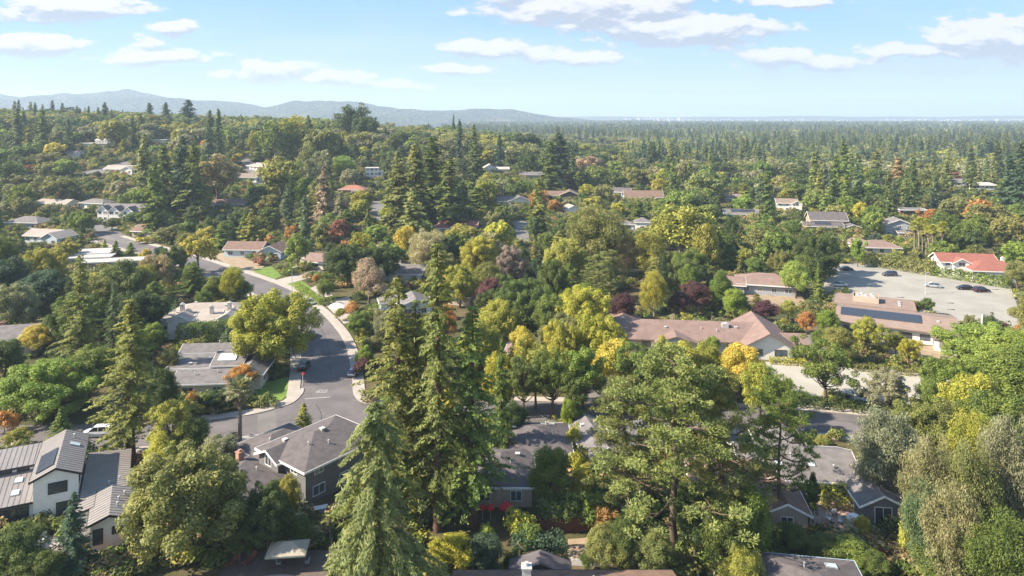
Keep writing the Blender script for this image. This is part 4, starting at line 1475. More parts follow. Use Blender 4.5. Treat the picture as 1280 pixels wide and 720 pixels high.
house('house', 'cream walled ranch house with stepped tan roofs and a pergola panel beside the street tree', 252, 500, 5,
      [(0, 4, 10.5, 7, 3.0, 'gx', 1.1, .6), (-5.2, 12.6, 8.5, 8, 2.8, 'flat', 0, .4), (7.2, 9.4, 5, 10, 3.0, 'gy', 1.3, .5), (2.0, 12.8, 5.4, 8.6, 3.5, 'gx', 1.3, .5), (-4.6, 20, 11, 5, 3.3, 'gx', 1.0, .5)], 'slate2', 'cream',
      extra=[('sky', 3, 1.6, 10.6, 3.6, 2.2), ('boxvent', 1, -3, 14), ('boxvent', 1, -6, 11), ('vent', 4, -3, 20), ('vent', 0, 2, 3), ('vent', 0, -2, 2.5)], chim=[(3.2, 13.2, 1.0)])
house('house', 'white modern villa with pale angular roofs and several stucco chimneys', 254, 419, 6,
      [(0, 6.5, 16.5, 8, 4.6, 'hip', 1.6, .6), (-4.8, .4, 5.2, 6, 4.3, 'gy', 1.3, .4), (1.4, .4, 4.4, 5, 3.9, 'shed', 1.1, .4), (6.2, 1.6, 4.6, 6, 4.3, 'gy', 1.2, .4), (-9.6, 3.6, 3.6, 5, 3.6, 'flat', 0, .3)], 'beige', 'white', win=1.7,
      chim=[(-5.6, 2.2, 1.7), (-2.0, 1.0, 1.6), (1.6, 1.4, 1.8), (5.6, 2.0, 1.8)], chm=STUCC, extra=[('boxvent', 0, 4, 5), ('boxvent', 0, -4, 7)])
house('house', 'brown-grey gabled house cut by the left edge of the frame', 8, 441, 14, [(0, 4.5, 15, 9, 3.0, 'gx', 1.9, .6), (4.5, -1, 6, 6, 2.8, 'gy', 1.4, .5)], 'slate2', 'tan', chim=[(-3, 6, .9)])
house('house', 'mid-century house of three stepped white flat roofs behind the tall thin conifer', 137, 338, 14,
      [(0, 3, 19, 6, 2.8, 'flat', 0, .7), (-8.6, 9.6, 13, 5, 3.3, 'flat', 0, .6), (-15, 18, 21, 9, 3.6, 'flat', 0, .8)], 'white', 'tan', win=2.2)
house('house', 'large white two storey house with a row of steep front gables', 148, 277, -6,
      [(0, 6, 21, 9, 5.4, 'gx', 2.4, .4), (-7.2, .6, 5.4, 4, 5.3, 'gy', 2.3, .4), (-.6, .2, 5.4, 5, 5.2, 'gy', 2.3, .4), (6.8, -.2, 5.8, 5, 5.0, 'gy', 2.3, .4)], 'slate2', 'white', gap=2.7, chim=[(3, 8, 1.0)])
house('house', 'grey hip-roofed house high at the left edge above the pale gabled one', 27, 287, -8, [(0, 5, 16, 10, 3.2, 'hip', 2.2, .6)], 'slate2', 'slate')
house('house', 'pale blue gabled house with a wide tan roof near the left edge', 50, 305, -12, [(-2, 6, 15, 9, 3.1, 'gx', 2, .6), (7, 2.5, 7.5, 10, 3.1, 'gy', 2.0, .5)], 'beige', 'blue')
house('house', 'low dark brown roofed house between the white gabled house and the street', 188, 297, -14, [(0, 4, 18, 9, 2.8, 'gx', 2, .7)], 'brown', 'tan', chim=[(4, 5, .7), (-3, 5, .6)])
house('house', 'brown roofed house with a pale blue gable facing the curved street', 318, 323, -4,
      [(-5.6, 6.4, 14, 9, 3.0, 'gx', 2.1, .6), (6.6, 3.2, 8.6, 10, 3.0, 'gy', 2.1, .6)], 'brown', 'blue', chim=[(-2, 7.4, .9)])
house('house', 'tan roofed ranch house behind the round-headed street tree', 402, 337, -22, [(0, 4, 15, 8.6, 2.7, 'gx', 1.9, .7), (-9, 6.5, 6, 6, 2.6, 'flat', 0, .5)], 'pink', 'cream')
house('school_hall', 'long single storey hall with pinkish-brown roofs and white end gable', 868, 441, -6,
      [(-1.2, 6.4, 33, 12.5, 3.0, 'gx', 2.3, .9), (-4.2, .6, 8.5, 5.2, 2.8, 'gy', 1.3, .5), (15.6, 5.2, 9.6, 16.5, 3.2, 'gy', 2.6, .8), (22.4, 3.6, 4.2, 7, 2.7, 'gx', 1.2, .5), (-15.2, 13.4, 8, 8, 2.8, 'gy', 1.6, .6)],
      'pink', 'white', trim=ROOF['pink'], win=1.8, gap=4.2, cat='hall', frame=M('brown_frame', (.12, .06, .04), .7),
      extra=[('unit', 0, 7.6, 4.4), ('boxvent', 0, 10, 4.2), ('boxvent', 0, -6, 3.6), ('vent', 0, 2, 3.4), ('vent', 0, 5.4, 2.8)])
house('school_building', 'low brown-roofed building with a long dark solar array beside the parking lot', None, None, -27,
      [(0, 8, 24, 16, 3.3, 'gx', 1.3, 1.1), (-4.6, 21.4, 18.5, 10.6, 3.5, 'flat', 0, .4), (9.6, -2.6, 4, 3.4, 2.7, 'flat', 0, .3)], 'terra', 'white', trim=ROOF['terra'], win=1.9, gap=3.6,
      base=Vector((91.2, 167.3, 0)), cat='building', frame=M('brown_frame', (.12, .06, .04), .7),
      extra=[('solar', 0, -3.2, 5.2, 17.6, 4.6), ('boxvent', 0, 9, 5), ('boxvent', 1, 1.4, 19), ('boxvent', 1, 1.4, 21), ('boxvent', 1, 1.4, 23)])
sb = bpy.data.objects['school_building']
m_ = MB()
for bx in ((-9.6, -3.4, 19.0, 19.15), (-9.6, -3.4, 23.6, 23.75)):
    m_.box(bx[0], bx[1], bx[2], bx[3], 3.8, 5.3)
m_.box(-9.6, -9.45, 19.15, 23.6, 3.8, 5.3).box(-3.55, -3.4, 19.15, 23.6, 3.8, 5.3)
m_.build('roof_screen', WALL['tan'], sb)
for (x, y) in ((-8.4, 20.4), (-6.4, 20.6), (-4.6, 20.4), (-7.4, 22.4), (-5.0, 22.4)):
    MB().box(-.6, .6, -.5, .5, 3.8, 5.4).tube((0, 0, 5.4), .35, (0, 0, 5.65), .35, 10).build('rooftop_unit', GALV, sb, (x, y, 0))
house('house', 'brown hip-roofed house with bluish walls left of the parking lot', 950, 369, -16, [(2, 6, 16, 11, 3.0, 'hip', 2.4, .8), (-8, 3, 7, 7, 2.8, 'gx', 1.6, .6)], 'pink', 'slate')
house('house', 'white house with bright red tiled roofs at the far corner of the parking lot', 1233, 351, -10,
      [(-3.5, 8, 17, 8, 5.2, 'gx', 2.0, .7), (2.6, 2.4, 14.5, 9, 3.6, 'hip', 2.6, .8), (-6.2, 5, 5, 5, 5.0, 'gy', 1.4, .5)], 'red', 'white', chim=[(7.2, 5.4, 1.8)], chm=STUCC)
house('house', 'low villa with pale terracotta hip roof in front of the palms', 1103, 319, -8, [(0, 5, 13, 9, 2.8, 'hip', 2.2, .7), (-5, 12, 8, 7, 2.8, 'hip', 1.8, .5)], 'pink', 'cream')
house('house', 'two storey slate-grey house with a broad front gable beside the palms', 1125, 297, -14, [(0, 5, 12, 9, 5.4, 'gy', 2.4, .7), (3.5, -1.4, 10, 4.6, 2.7, 'shed', .8, .5)], 'slate2', 'slate',
      extra=[('solar', 1, 4, -1.2, 4, 2)], chim=[(-5, 6, 1.6)])
house('house', 'dark roofed house above an orange brick wing with rooftop solar panels', 1030, 291, -10, [(0, 3.4, 16.5, 6, 3.0, 'gx', 1.4, .7), (4, 12.4, 16, 10, 5.0, 'gx', 3.0, .7), (13, 3.6, 6, 5, 2.6, 'gy', 1.2, .4)], 'slate', 'brick',
      extra=[('solar', 0, 0, 2.0, 7.0, 1.8)])
house('house', 'small white two storey house with a brown roof among green oaks', 984, 265, -12, [(0, 4, 11, 8, 5.0, 'gx', 2, .6), (5, 0, 5, 4, 4.8, 'gy', 1.6, .4)], 'tan', 'white')
house('house', 'white low house with a row of blue solar panels on its grey roof', 927, 274, -6, [(0, 4, 17, 9, 2.9, 'gx', 1.8, .7)], 'slate2', 'white', extra=[('solar', 0, 1, 2.0, 12, 2.6)])
house('house', 'tan hip-roofed house with a chimney above the solar panel roof', 923, 255, 0, [(0, 5, 14, 9, 3.2, 'hip', 2.4, .7)], 'tan', 'tan', chim=[(-3, 7, 1.4)])
house('house', 'wide brown gabled house with white porch posts in the middle distance', 805, 252, -2, [(0, 5, 23, 10, 3.0, 'gx', 3.2, .8)], 'brown', 'white', gap=3)
house('house', 'small slate-blue roofed house tucked left of the wide brown house', 775, 246, -30, [(0, 4, 12, 8, 3.2, 'gx', 2.2, .6)], 'slate', 'blue')
house('house', 'dark red-brown house with a front gable above orange shrubs', 708, 251, -4, [(2, 4, 11, 9, 3.6, 'gy', 2.4, .7), (-7, 6, 12, 7, 3.0, 'gx', 2.2, .6)], 'brown', 'dark')
house('house', 'pair of small white gables with grey roofs in the middle of the trees', 650, 258, 6, [(0, 4, 12, 7, 3.0, 'gy', 2.4, .6), (-8, 5, 8, 7, 3.0, 'gx', 2.0, .6)], 'slate2', 'white')
house('house', 'tiny white gabled house below the dark red-brown house', 718, 270, 20, [(0, 4, 9, 7, 3.4, 'gy', 2.0, .5)], 'beige', 'white')
house('house', 'small white cottage with a grey hip roof behind the yellow-green gum', 803, 289, -10, [(0, 3.5, 7, 6, 4.0, 'hip', 1.8, .5), (-8, 4, 8, 6, 2.8, 'hip', 1.4, .5)], 'slate2', 'white')
house('house', 'house with a coral red roof behind the redwoods in the centre', 572, 291, -6, [(0, 4, 17, 9, 2.9, 'gx', 2.0, .7), (-7, -2, 7, 7, 2.8, 'hip', 1.6, .5)], 'red', 'brick')
house('house', 'villa with orange terracotta hip roof and brick chimney on the slope', 439, 245, 0, [(0, 5, 14, 9, 3.6, 'hip', 2.2, .9), (4, 0, 6, 5, 3.0, 'flat', 0, .4)], 'tile', 'brick', chim=[(0, 7, 2.0)])
house('house', 'square white flat-roofed house standing tall above the terracotta villa', 465, 226, 10, [(0, 4, 8, 8, 8.0, 'flat', 0, .3), (5, 5, 4, 7, 5.5, 'flat', 0, .3)], 'white', 'white', gap=2.6, keep=True)
house('house', 'white hilltop house with tall porch columns and a flat roof', 118, 186, -8, [(0, 5, 21, 10, 4.2, 'flat', 0, 1.2), (2, 9, 10, 8, 6.6, 'gx', 1.6, .5)], 'white', 'white', gap=2.4)
house('house', 'grey-white roofed ranch house below the hilltop house', 150, 217, -10, [(0, 5, 24, 9, 3.0, 'gx', 2.0, .8), (8, -1, 8, 6, 3.0, 'gy', 1.8, .5)], 'beige', 'white')
house('house', 'pale low house half hidden behind the tan-brown round tree', 307, 228, -10, [(0, 5, 14, 9, 3.2, 'gx', 2.0, .6), (3, 14, 12, 8, 3.2, 'gx', 1.8, .6)], 'tan', 'white')
house('house', 'white strip of a roof between the dark hilltop redwoods', 197, 181, 0, [(0, 4, 13, 8, 4.0, 'flat', 0, .6)], 'white', 'white')
house('house', 'small white cottage with an arched front in the dark trees', 613, 217, 10, [(0, 4, 9, 7, 4.2, 'gy', 2.4, .5), (9, 4, 10, 6, 3.0, 'gx', 1.4, .5)], 'white', 'white')
house('house', 'flat grey roofed house left of the big dark redwoods', 664, 224, 0, [(0, 4, 18, 8, 3.2, 'gx', 1.6, .6)], 'slate2', 'tan')
house('house', 'white flat-roofed house just behind the big dark redwoods', 764, 207, 0, [(0, 4, 20, 8, 4.0, 'flat', 0, .6)], 'white', 'white')
house('house', 'white two storey house far off beside the right-hand redwoods', 1199, 237, -8, [(0, 5, 10, 8, 5.6, 'gx', 2, .6), (2, -1, 8, 5, 3, 'shed', .8, .5)], 'slate2', 'white', gap=2.6)
house('house', 'wide white house far off just left of the tall redwood at the edge', 1235, 242, -4, [(0, 5, 15, 8, 5.6, 'hip', 1.8, .6)], 'white', 'white', gap=2.6)
house('house', 'dark flat-roofed house behind the two storey slate-grey house', 1142, 274, -6, [(0, 4, 13, 8, 4.6, 'flat', 0, .6)], 'slate2', 'dark')
house('house', 'pale bluish-roofed cottage in the middle garden beside the silver gum', 520, 396, 16, [(0, 4, 8.5, 8, 3.0, 'gy', 1.7, .5), (-5.2, 8.4, 7, 6, 2.8, 'hip', 1.4, .5)], 'slate2', 'blue')
house('house', 'white house with grey roofs glimpsed behind the grey-brown cedar', 500, 353, -10, [(0, 4, 14, 8, 3.0, 'gx', 2.0, .6), (-4, -1.4, 6, 5, 3.0, 'gy', 1.7, .5)], 'slate2', 'white', chim=[(-2, 6, 1.6)], chm=STUCC)
house('house', 'little dark roofed house left of the brownish bare tree', 574, 382, -20, [(0, 3, 7, 6, 2.8, 'gx', 1.5, .5)], 'slate2', 'tan')
house('house', 'small house with a pinkish roof among the yellow street trees', 655, 461, -8, [(0, 4, 8, 8, 2.9, 'gy', 1.6, .6)], 'pink', 'cream')
for k, (t_, y_, lb, rf) in enumerate([(-.122, 770, 'pinkish-white house on the wooded crest left of the conifer pair', 'pink'), (-.103, 790, 'white house on the crest just left of the conifer pair', 'white'),
                                      (-.19, 780, 'small pale house on the crest right of the huge dark eucalyptus', 'tan'), (-.145, 800, 'low grey roofed house on the wooded crest', 'slate2')]):
    b_ = Vector((t_ * y_, y_, zf(t_ * y_, y_)))
    house('house', lb, None, None, (-10, 15, 5, 0)[k], [(0, 5, 17, 9, 6.5, 'gx', 2.5, .6), (4, 0, 7, 6, 6.0, 'gy', 2, .5)], rf, 'white', base=b_, gap=3)
# ------------------------------------------------------------------ vehicles
def cpos(u, v):
    p = px2(u, v)
    return Vector((p.x, p.y, .036))


WHT, SIL, BLK, GRY, PLM, TEAL = (paint('white_paint', (.72, .72, .72), 0), paint('silver_paint', (.48, .49, .50), .6), paint('black_paint', (.02, .02, .024)),
                                 paint('grey_paint', (.09, .095, .11), .5), paint('plum_paint', (.07, .03, .045), .4), paint('slate_paint', (.09, .12, .13), .4))
car('parked_car', 'white SUV parked on the shaded driveway beside the left-hand redwood', cpos(122, 545), 186, WHT, 'suv')
car('parked_car', 'silver car parked at the kerb beside the clipped green hedge', cpos(386.5, 380), -42, SIL, 'sedan')
car('parked_car', 'dark car half hidden under the street tree, upper of two', cpos(389, 421), 108, TEAL, 'sedan')
car('parked_car', 'dark car under the street tree near the stop lettering', cpos(380, 461), 94, BLK, 'suv')
car('parked_car', 'pale silver car on the driveway beside the plum-purple bush', cpos(444, 468), 80, SIL, 'hatch')
car('parked_car', 'silver-white SUV on the street above the silvery gum tree', cpos(1168, 549), 174, WHT, 'suv')
car('parked_car', 'black car in the tree shade at the far corner of the parking lot', cpos(1057, 338), 168, BLK, 'sedan')
car('parked_car', 'pale silver car behind the roof units of the solar building', cpos(1049, 358), 170, SIL, 'sedan')
car('parked_car', 'dark grey SUV alone near the hedge end of the parking lot', cpos(1112, 345), 178, GRY, 'suv')
car('parked_car', 'black and white estate car in the middle of the parking lot', cpos(1166, 359), 150, SIL, 'hatch')
car('parked_car', 'dark blue-black hatchback touching the plum SUV in the lot', cpos(1206, 362), 172, BLK, 'hatch')
car('parked_car', 'plum-coloured boxy SUV, rightmost car in the parking lot', cpos(1227, 365), 4, PLM, 'suv')
car('parked_car', 'white car just visible on the side road among the yellow street trees', cpos(784, 488), 80, WHT, 'suv')
# car under a white cover
cb = empty('covered_car', cpos(423, 386), R(-20))
tag(cb, 'car hidden under a white cloth cover beside the grey-brown cedar', 'car')
mb = MB()
S = [(-2.45, .62, .70), (-2.3, 1.0, .86), (-1.6, 1.38, .94), (-.6, 1.5, .97), (.4, 1.45, .97), (1.2, 1.08, .95), (2.1, .92, .88), (2.45, .55, .7)]
pts, f = [], []
rg = random.Random(3)
for x, z, w_ in S:
    pts += [(x, -w_ - .05, .06), (x + rg.uniform(-.05, .05), -w_, z * .55), (x, -w_ * .72, z * .93), (x, 0, z), (x, w_ * .72, z * .93), (x + rg.uniform(-.05, .05), w_, z * .55), (x, w_ + .05, .06)]
for i in range(len(S) - 1):
    for k in range(6):
        a, b = i * 7 + k, i * 7 + k + 1
        f.append((a, a + 7, b + 7, b))
f += [tuple(range(7)), tuple(range(len(S) * 7 - 1, len(S) * 7 - 8, -1))]
mb.poly(pts, f).build('cover', M('white_cover', (.70, .70, .71), .9, (.58, .58, .60), 1.5), cb, smooth=True)
for x in (-1.45, 1.45):
    for s in (-1, 1):
        MB().tube((0, -.12, 0), .33, (0, .12, 0), .33, 14).build('wheel', RUB, cb, (x, s * .84, .33))


# ------------------------------------------------------------------ posts, signs, garden things
def post(name, label, base, h, arm=0, mat=GALV, lamp=True, cat='street lamp'):
    o = empty(name, base)
    tag(o, label, cat)
    MB().tube((0, 0, -.1), .10, (0, 0, h), .055, 8).tube((0, 0, -.1), .17, (0, 0, .35), .14, 8).build('pole', mat, o)
    if lamp:
        if arm:
            MB().tube((0, 0, h - .1), .04, (arm, 0, h + .35), .035, 6).build('arm', mat, o)
        MB().box(arm - .05, arm + .6, -.14, .14, h + .27, h + .4).build('lamp_head', mat, o)
    return o


post('street_lamp', 'slim grey street lamp on the grass beside the curved street', px2(365, 366), 7.6, 1.3)
post('street_lamp', 'thin lamp post standing in the middle of the parking lot', px2(1157, 367), 6.0, .5)
post('street_lamp', 'slim pale lamp post beside the low grey-roofed house', px2(637, 577), 5.0, .4)
o = post('stop_sign', 'red octagonal stop sign at the corner lawn beside the street', px2(378.5, 482), 2.4, lamp=False, cat='stop sign')
oc = [(.38 * math.cos(R(22.5 + 45 * k)), .38 * math.sin(R(22.5 + 45 * k))) for k in range(8)]
mb = MB().poly([(x, .10, 2.35 + z) for x, z in oc] + [(x, .13, 2.35 + z) for x, z in oc], [tuple(range(8)), tuple(range(15, 7, -1))] + [(i, i + 8, (i + 1) % 8 + 8, (i + 1) % 8) for i in range(8)])
pl = mb.build('sign_plate', M('sign_red', (.45, .02, .02), .5), o)
cu2 = bpy.data.curves.new('sign_lettering', 'FONT')
cu2.body = 'STOP'
cu2.align_x = 'CENTER'
cu2.align_y = 'CENTER'
cu2.size = .28
cu2.materials.append(PAINT)
so = bpy.data.objects.new('sign_lettering', cu2)
so.location = (0, .134, 2.35)
so.rotation_euler = (R(90), 0, R(180))
me_ = bpy.data.meshes.new_from_object(so)
so = bpy.data.objects.new('sign_lettering', me_)
so.location = (0, .134, 2.35)
so.rotation_euler = (R(90), 0, R(180))
link(so, pl)
sp = empty('flag_pole', px2(1226, 430))
tag(sp, 'tapering white pole rising from the bright green tree below the parking lot', 'pole')
MB().tube((0, 0, -.1), .42, (.35, 0, 6.8), .10, 10).build('pole', WALL['white'], sp)
MB().tube((.35, 0, 6.8), .14, (.36, 0, 6.95), .05, 10).build('cap', GALV, sp)


def fence(label, a, b, h, mat, step=2.4):
    """plank fence from plan point a to b"""
    a, b = Vector(a), Vector(b)
    L = (b - a).length
    o = empty('garden_fence', (a.x, a.y, zf(a.x, a.y)), math.atan2(b.y - a.y, b.x - a.x))
    tag(o, label, 'fence')
    m = MB()
    n = int(L / .2)
    rg = random.Random(int(L * 10))
    for k in range(n):
        x = k * L / n
        m.box(x + .008, x + L / n - .008, -.02 + rg.uniform(-.008, .008), .02, .03, h + rg.uniform(-.03, .03))
    m.build('boards', mat, o)
    MB().box(0, L, .021, .07, .4, .5).box(0, L, .021, .07, h - .4, h - .3).build('rail', mat, o)
    for k in range(int(L / step) + 1):
        MB().box(k * step - .06, k * step + .06, .071, .19, -.2, h + .08).build('post', mat, o)
    return o


LATE = []
WOODF = M('red_brown_boards', (.16, .062, .040), .9, (.10, .042, .03), 2.0)
WOODG = M('weathered_boards', (.20, .15, .11), .9, (.13, .10, .075), 2.0)
fence('red-brown board fence behind the clipped dark hedge', W2(652, 672), W2(742, 664), 2.0, WOODF)
fence('weathered board fence along the narrow walk beside the bamboo screen', W2(741, 600), W2(744, 668), 1.8, WOODG)
fence('dark board fence along the back of the garden with rock beds', W2(1050, 702), W2(1160, 710), 1.9, WOODF)
fence('dark fence beside the white modern house and its mulch bed', W2(112, 712), W2(160, 694), 1.7, WOODG)
fence('dark board fence right of the tan canopy umbrella', W2(411, 664), W2(416, 712), 1.8, WOODG)
fence('low white fence beside the bare yard above the bottom roof', W2(714, 707), W2(752, 709), .8, TRIMW, 1.6)
for (u_, v_, h_, w__, c_) in ((752, 655, 6, 44, 'rw'), (778, 662, 5.4, 50, 'ol'), (735, 690, 2.4, 24, 'dg'), (820, 668, 5.4, 60, 'rw')):
    LATE.append((u_, v_, h_, w__, c_))


def hedge(label, a, b, w_, h, ck, var=0, far=False, name='hedge', bumpy=.12):
    a, b = Vector(a), Vector(b)
    L = (b - a).length
    c = (a + b) / 2
    V, v = gen_hedge(var + 1, L, w_, h, *((.34, 24) if not far else (.62, 9)), bumpy=bumpy)
    o = bpy.data.objects.new(name, cards_mesh(name, V, v, LEAF))
    o.location = (c.x, c.y, zf(c.x, c.y))
    o.rotation_euler = (0, 0, math.atan2(b.y - a.y, b.x - a.x))
    o.color = C_[ck] + (1,)
    link(o)
    tag(o, label, 'hedge')
    n = max(1, int(L / 6))
    for k in range(n + 1):
        q = a.lerp(b, k / n)
        LOTS.append([(q.x - w_, q.y - w_), (q.x + w_, q.y - w_), (q.x + w_, q.y + w_), (q.x - w_, q.y + w_)])
    return o


hedge('clipped bright green hedge along the curved street', W2(371, 361), W2(402, 382), 1.6, 2.0, 'bg', 1)
hedge('clipped green hedge end turning in beside the covered car', W2(403, 382), W2(418, 379), 1.4, 2.0, 'g', 2)
hedge('long flowering hedge along the far side of the parking lot, palm end', W2(1078, 330), W2(1168, 344), 4.2, 4.4, 'ol', 3, True, bumpy=.5)
hedge('long flowering hedge between the parking lot and the red-roofed house', W2(1168, 344), W2(1262, 360), 3.6, 2.9, 'g', 4, True, bumpy=.5)
hedge('low clipped hedge along the top of the pale paved court, hall end', W2(962, 454), W2(1008, 457), 1.8, 1.3, 'yg', 5)
hedge('low brownish hedge strip between the paved court and the gravel court', W2(1068, 462), W2(1170, 471), 2.2, 1.4, 'ol', 6, bumpy=.2)
hedge('dense dark shrubbery below the pale paved court, left stretch', W2(990, 506), W2(1080, 514), 3.0, 1.5, 'dk', 7, bumpy=.55)
hedge('dense dark shrubbery below the pale paved court, right stretch', W2(1095, 520), W2(1190, 534), 3.6, 1.8, 'dg', 8, bumpy=.65)
hedge('large clipped blackish hedge beside the mossy garden shed', (0.2, 84.6), (6.4, 85.4), 3.2, 2.3, 'db', 9)
hedge('yellow-green vines heaped over the trellis behind the long grey house', W2(1026, 628), W2(1078, 634), 3.4, 2.9, 'yg', 10, name='vine_trellis', bumpy=.3)
hedge('low yellow flowering hedge beside the fan palm', W2(302, 562), W2(326, 560), 1.6, 1.1, 'y', 11)
hedge('row of clipped green shrubs in front of the white villa', W2(222, 430), W2(286, 424), 3.6, 4.4, 'g', 12, bumpy=.5)
hedge('hedge of dark laurel behind the long brown hall', W2(850, 388), W2(905, 386), 2.5, 2.4, 'dg', 13, bumpy=.4)


def umbrella(label, base, r, h, mat, sq=False):
    o = empty('garden_umbrella', base)
    tag(o, label, 'umbrella')
    MB().tube((0, 0, 0), .03, (0, 0, h + .1), .03, 8).build('pole', GALV, o)
    MB().tube((0, 0, 0), .32, (0, 0, .09), .28, 12).build('base', M('umbrella_base', (.08, .08, .08), .8), o)
    n = 8
    rim = [(r * math.cos(2 * math.pi * k / n + .3), r * math.sin(2 * math.pi * k / n + .3), h - .55) for k in range(n)]
    mid = [(x * .5, y * .5, h - .18) for x, y, _ in rim]
    lo = [(x * 1.0, y * 1.0, h - .72) for x, y, _ in rim]
    pts = [(0, 0, h)] + mid + rim + lo
    f = [(0, 1 + k, 1 + (k + 1) % n) for k in range(n)] + [(1 + k, 1 + n + k, 1 + n + (k + 1) % n, 1 + (k + 1) % n) for k in range(n)]
    f += [(1 + n + k, 1 + 2 * n + k, 1 + 2 * n + (k + 1) % n, 1 + n + (k + 1) % n) for k in range(n)]
    MB().poly(pts, f).build('canopy', mat, o)
    return o


REDC = M('red_canvas', (.55, .03, .05), .8, (.45, .03, .04), 2.0)
umbrella('bright red umbrella nearest the lamp post, largest of the red ones', px2(632, 650), .95, 2.4, REDC)
umbrella('middle one of the three red garden umbrellas', px2(613, 651), .6, 2.3, REDC)
umbrella('red umbrella nearest the redwood trunks, smallest of the three', px2(603, 651), .5, 2.3, REDC)
umbrella('small white umbrella on the brick patio behind the grey house', px2(1068, 664), 1.0, 2.3, TRIMW)
# tan canopy over a table, beside the pool
o = empty('canopy_umbrella', px2(360, 708), R(6))
tag(o, 'large square tan canopy umbrella over dark chairs beside the pool', 'umbrella')
tn = M('tan_canvas', (.34, .30, .24), .85, (.29, .255, .205), 1.5)
q = [(-2.3, -1.6, 2.15), (2.3, -1.6, 2.15), (2.3, 1.6, 2.15), (-2.3, 1.6, 2.15)]
MB().poly(q + [(-.5, 0, 2.95), (.5, 0, 2.95)] + [(x, y, z - .2) for x, y, z in q],
          [(0, 1, 5, 4), (1, 2, 5), (2, 3, 4, 5), (3, 0, 4), (0, 6, 7, 1), (1, 7, 8, 2), (2, 8, 9, 3), (3, 9, 6, 0)]).build('canopy', tn, o)
MB().tube((0, 0, 0), .05, (0, 0, 2.9), .05, 8).build('pole', TRIMD, o)


def lounger(label, base, rz, mat):
    o = empty('pool_lounger', base, R(rz))
    tag(o, label, 'lounger', 'loungers on the pool terrace')
    MB().box(-.33, .33, -.95, .35, .30, .42).build('seat', mat, o)
    MB().slab([(-.33, .36, .42), (.33, .36, .42), (.33, .95, .85), (-.33, .95, .85)], .1).build('backrest', mat, o)
    for x in (-.29, .29):
        for y in (-.85, .3):
            MB().box(x - .03, x + .03, y - .03, y + .03, 0, .3).build('leg', TRIMD, o)


rust = M('rust_cushion', (.22, .07, .045), .9)
for k, (u, v, rz, lb) in enumerate([(290, 706, -25, 'rust-red lounger in the oak shade, leftmost of the pair'), (312, 703, -25, 'rust-red lounger in the oak shade, right one of the pair')]):
    lounger(lb, px2(u, v) + Vector((0, 0, .03)), rz, rust)


def garden_chair(label, base, rz, mat, group=None):
    o = empty('garden_chair', base, R(rz))
    tag(o, label, 'chair', group)
    MB().box(-.27, .27, -.27, .27, .40, .48).build('seat', mat, o)
    MB().slab([(-.27, .22, .95), (.27, .22, .95), (.27, .30, .95), (-.27, .30, .95)], .47).build('backrest', mat, o)
    for x in (-.24, .24):
        for y in (-.24, .24):
            MB().box(x - .025, x + .025, y - .025, y + .025, 0, .4).build('leg', TRIMD, o)


pale = M('pale_furniture', (.66, .66, .64), .7)
for (u, v, rz, lb) in [(349, 708, 90, 'dark garden chair at the left side of the tan canopy'), (384, 707, -90, 'dark garden chair at the right side of the tan canopy')]:
    garden_chair(lb, px2(u, v) + Vector((0, 0, .03)), rz, M('grey_chair', (.25, .26, .28), .7))
for (u, v, rz, lb) in [(1036, 652, 40, 'pale chair nearest the pine trunk on the brick patio'), (1050, 655, -30, 'pale chair in the middle of the brick patio'),
                       (1042, 644, 180, 'pale chair at the back of the brick patio'), (55, 676, 30, 'white chair at the glass door of the modern house'), (31, 684, -20, 'white chair left of the grey sofa terrace')]:
    garden_chair(lb, px2(u, v) + Vector((0, 0, .03)), rz, pale)
o = empty('garden_sofa', px2(38, 682), R(10))
tag(o, 'long pale outdoor sofa on the terrace of the white modern house', 'sofa')
MB().box(-1.3, 1.3, -.4, .4, .12, .42).build('seat', pale, o)
MB().box(-1.3, 1.3, .4, .62, .12, .85).build('backrest', pale, o)
MB().box(-1.5, -1.3, -.4, .62, .12, .62).build('armrest', pale, o)
MB().box(1.3, 1.5, -.4, .62, .12, .62).build('armrest', pale, o)
# pool at the bottom edge
p = px2(350, 722)
mb = MB().prism([(p.x + 4.2 * math.cos(a / 24 * 6.283), p.y - 2.2 + 2.6 * math.sin(a / 24 * 6.283)) for a in range(24)], .02, .12)
tag(mb.build('pool_edging', CONC), 'pale rounded rim of the pool below the tan canopy', 'pool')
mb = MB().prism([(p.x + 3.8 * math.cos(a / 24 * 6.283), p.y - 2.2 + 2.25 * math.sin(a / 24 * 6.283)) for a in range(24)], .05, .135)
tag(mb.build('water', M('pool_water', (.12, .34, .40), .06, (.10, .30, .36), 1.0, spec=.8)), kind='structure')
# small blue play table, garden rocks
o = empty('play_table', px2(401, 641), R(20))
tag(o, 'white and blue folding table in the garden behind the dark grey house', 'table')
MB().box(-.9, .9, -.5, .5, .72, .78).build('tabletop', pale, o)
for x in (-.8, .8):
    for y in (-.42, .42):
        MB().box(x - .03, x + .03, y - .03, y + .03, 0, .72).build('leg', GALV, o)
tag(MB().box(-.35, .35, -.3, .3, .02, .62).box(-.38, .38, -.33, .33, .62, .70).build('storage_bin', M('blue_plastic', (.05, .16, .50), .5), None, px2(405, 645)), 'bright blue storage bin beside the folding table', 'bin')
rg = random.Random(9)
nr = 0
ROCKS = []


def mb_last():
    return COL.objects[-1]


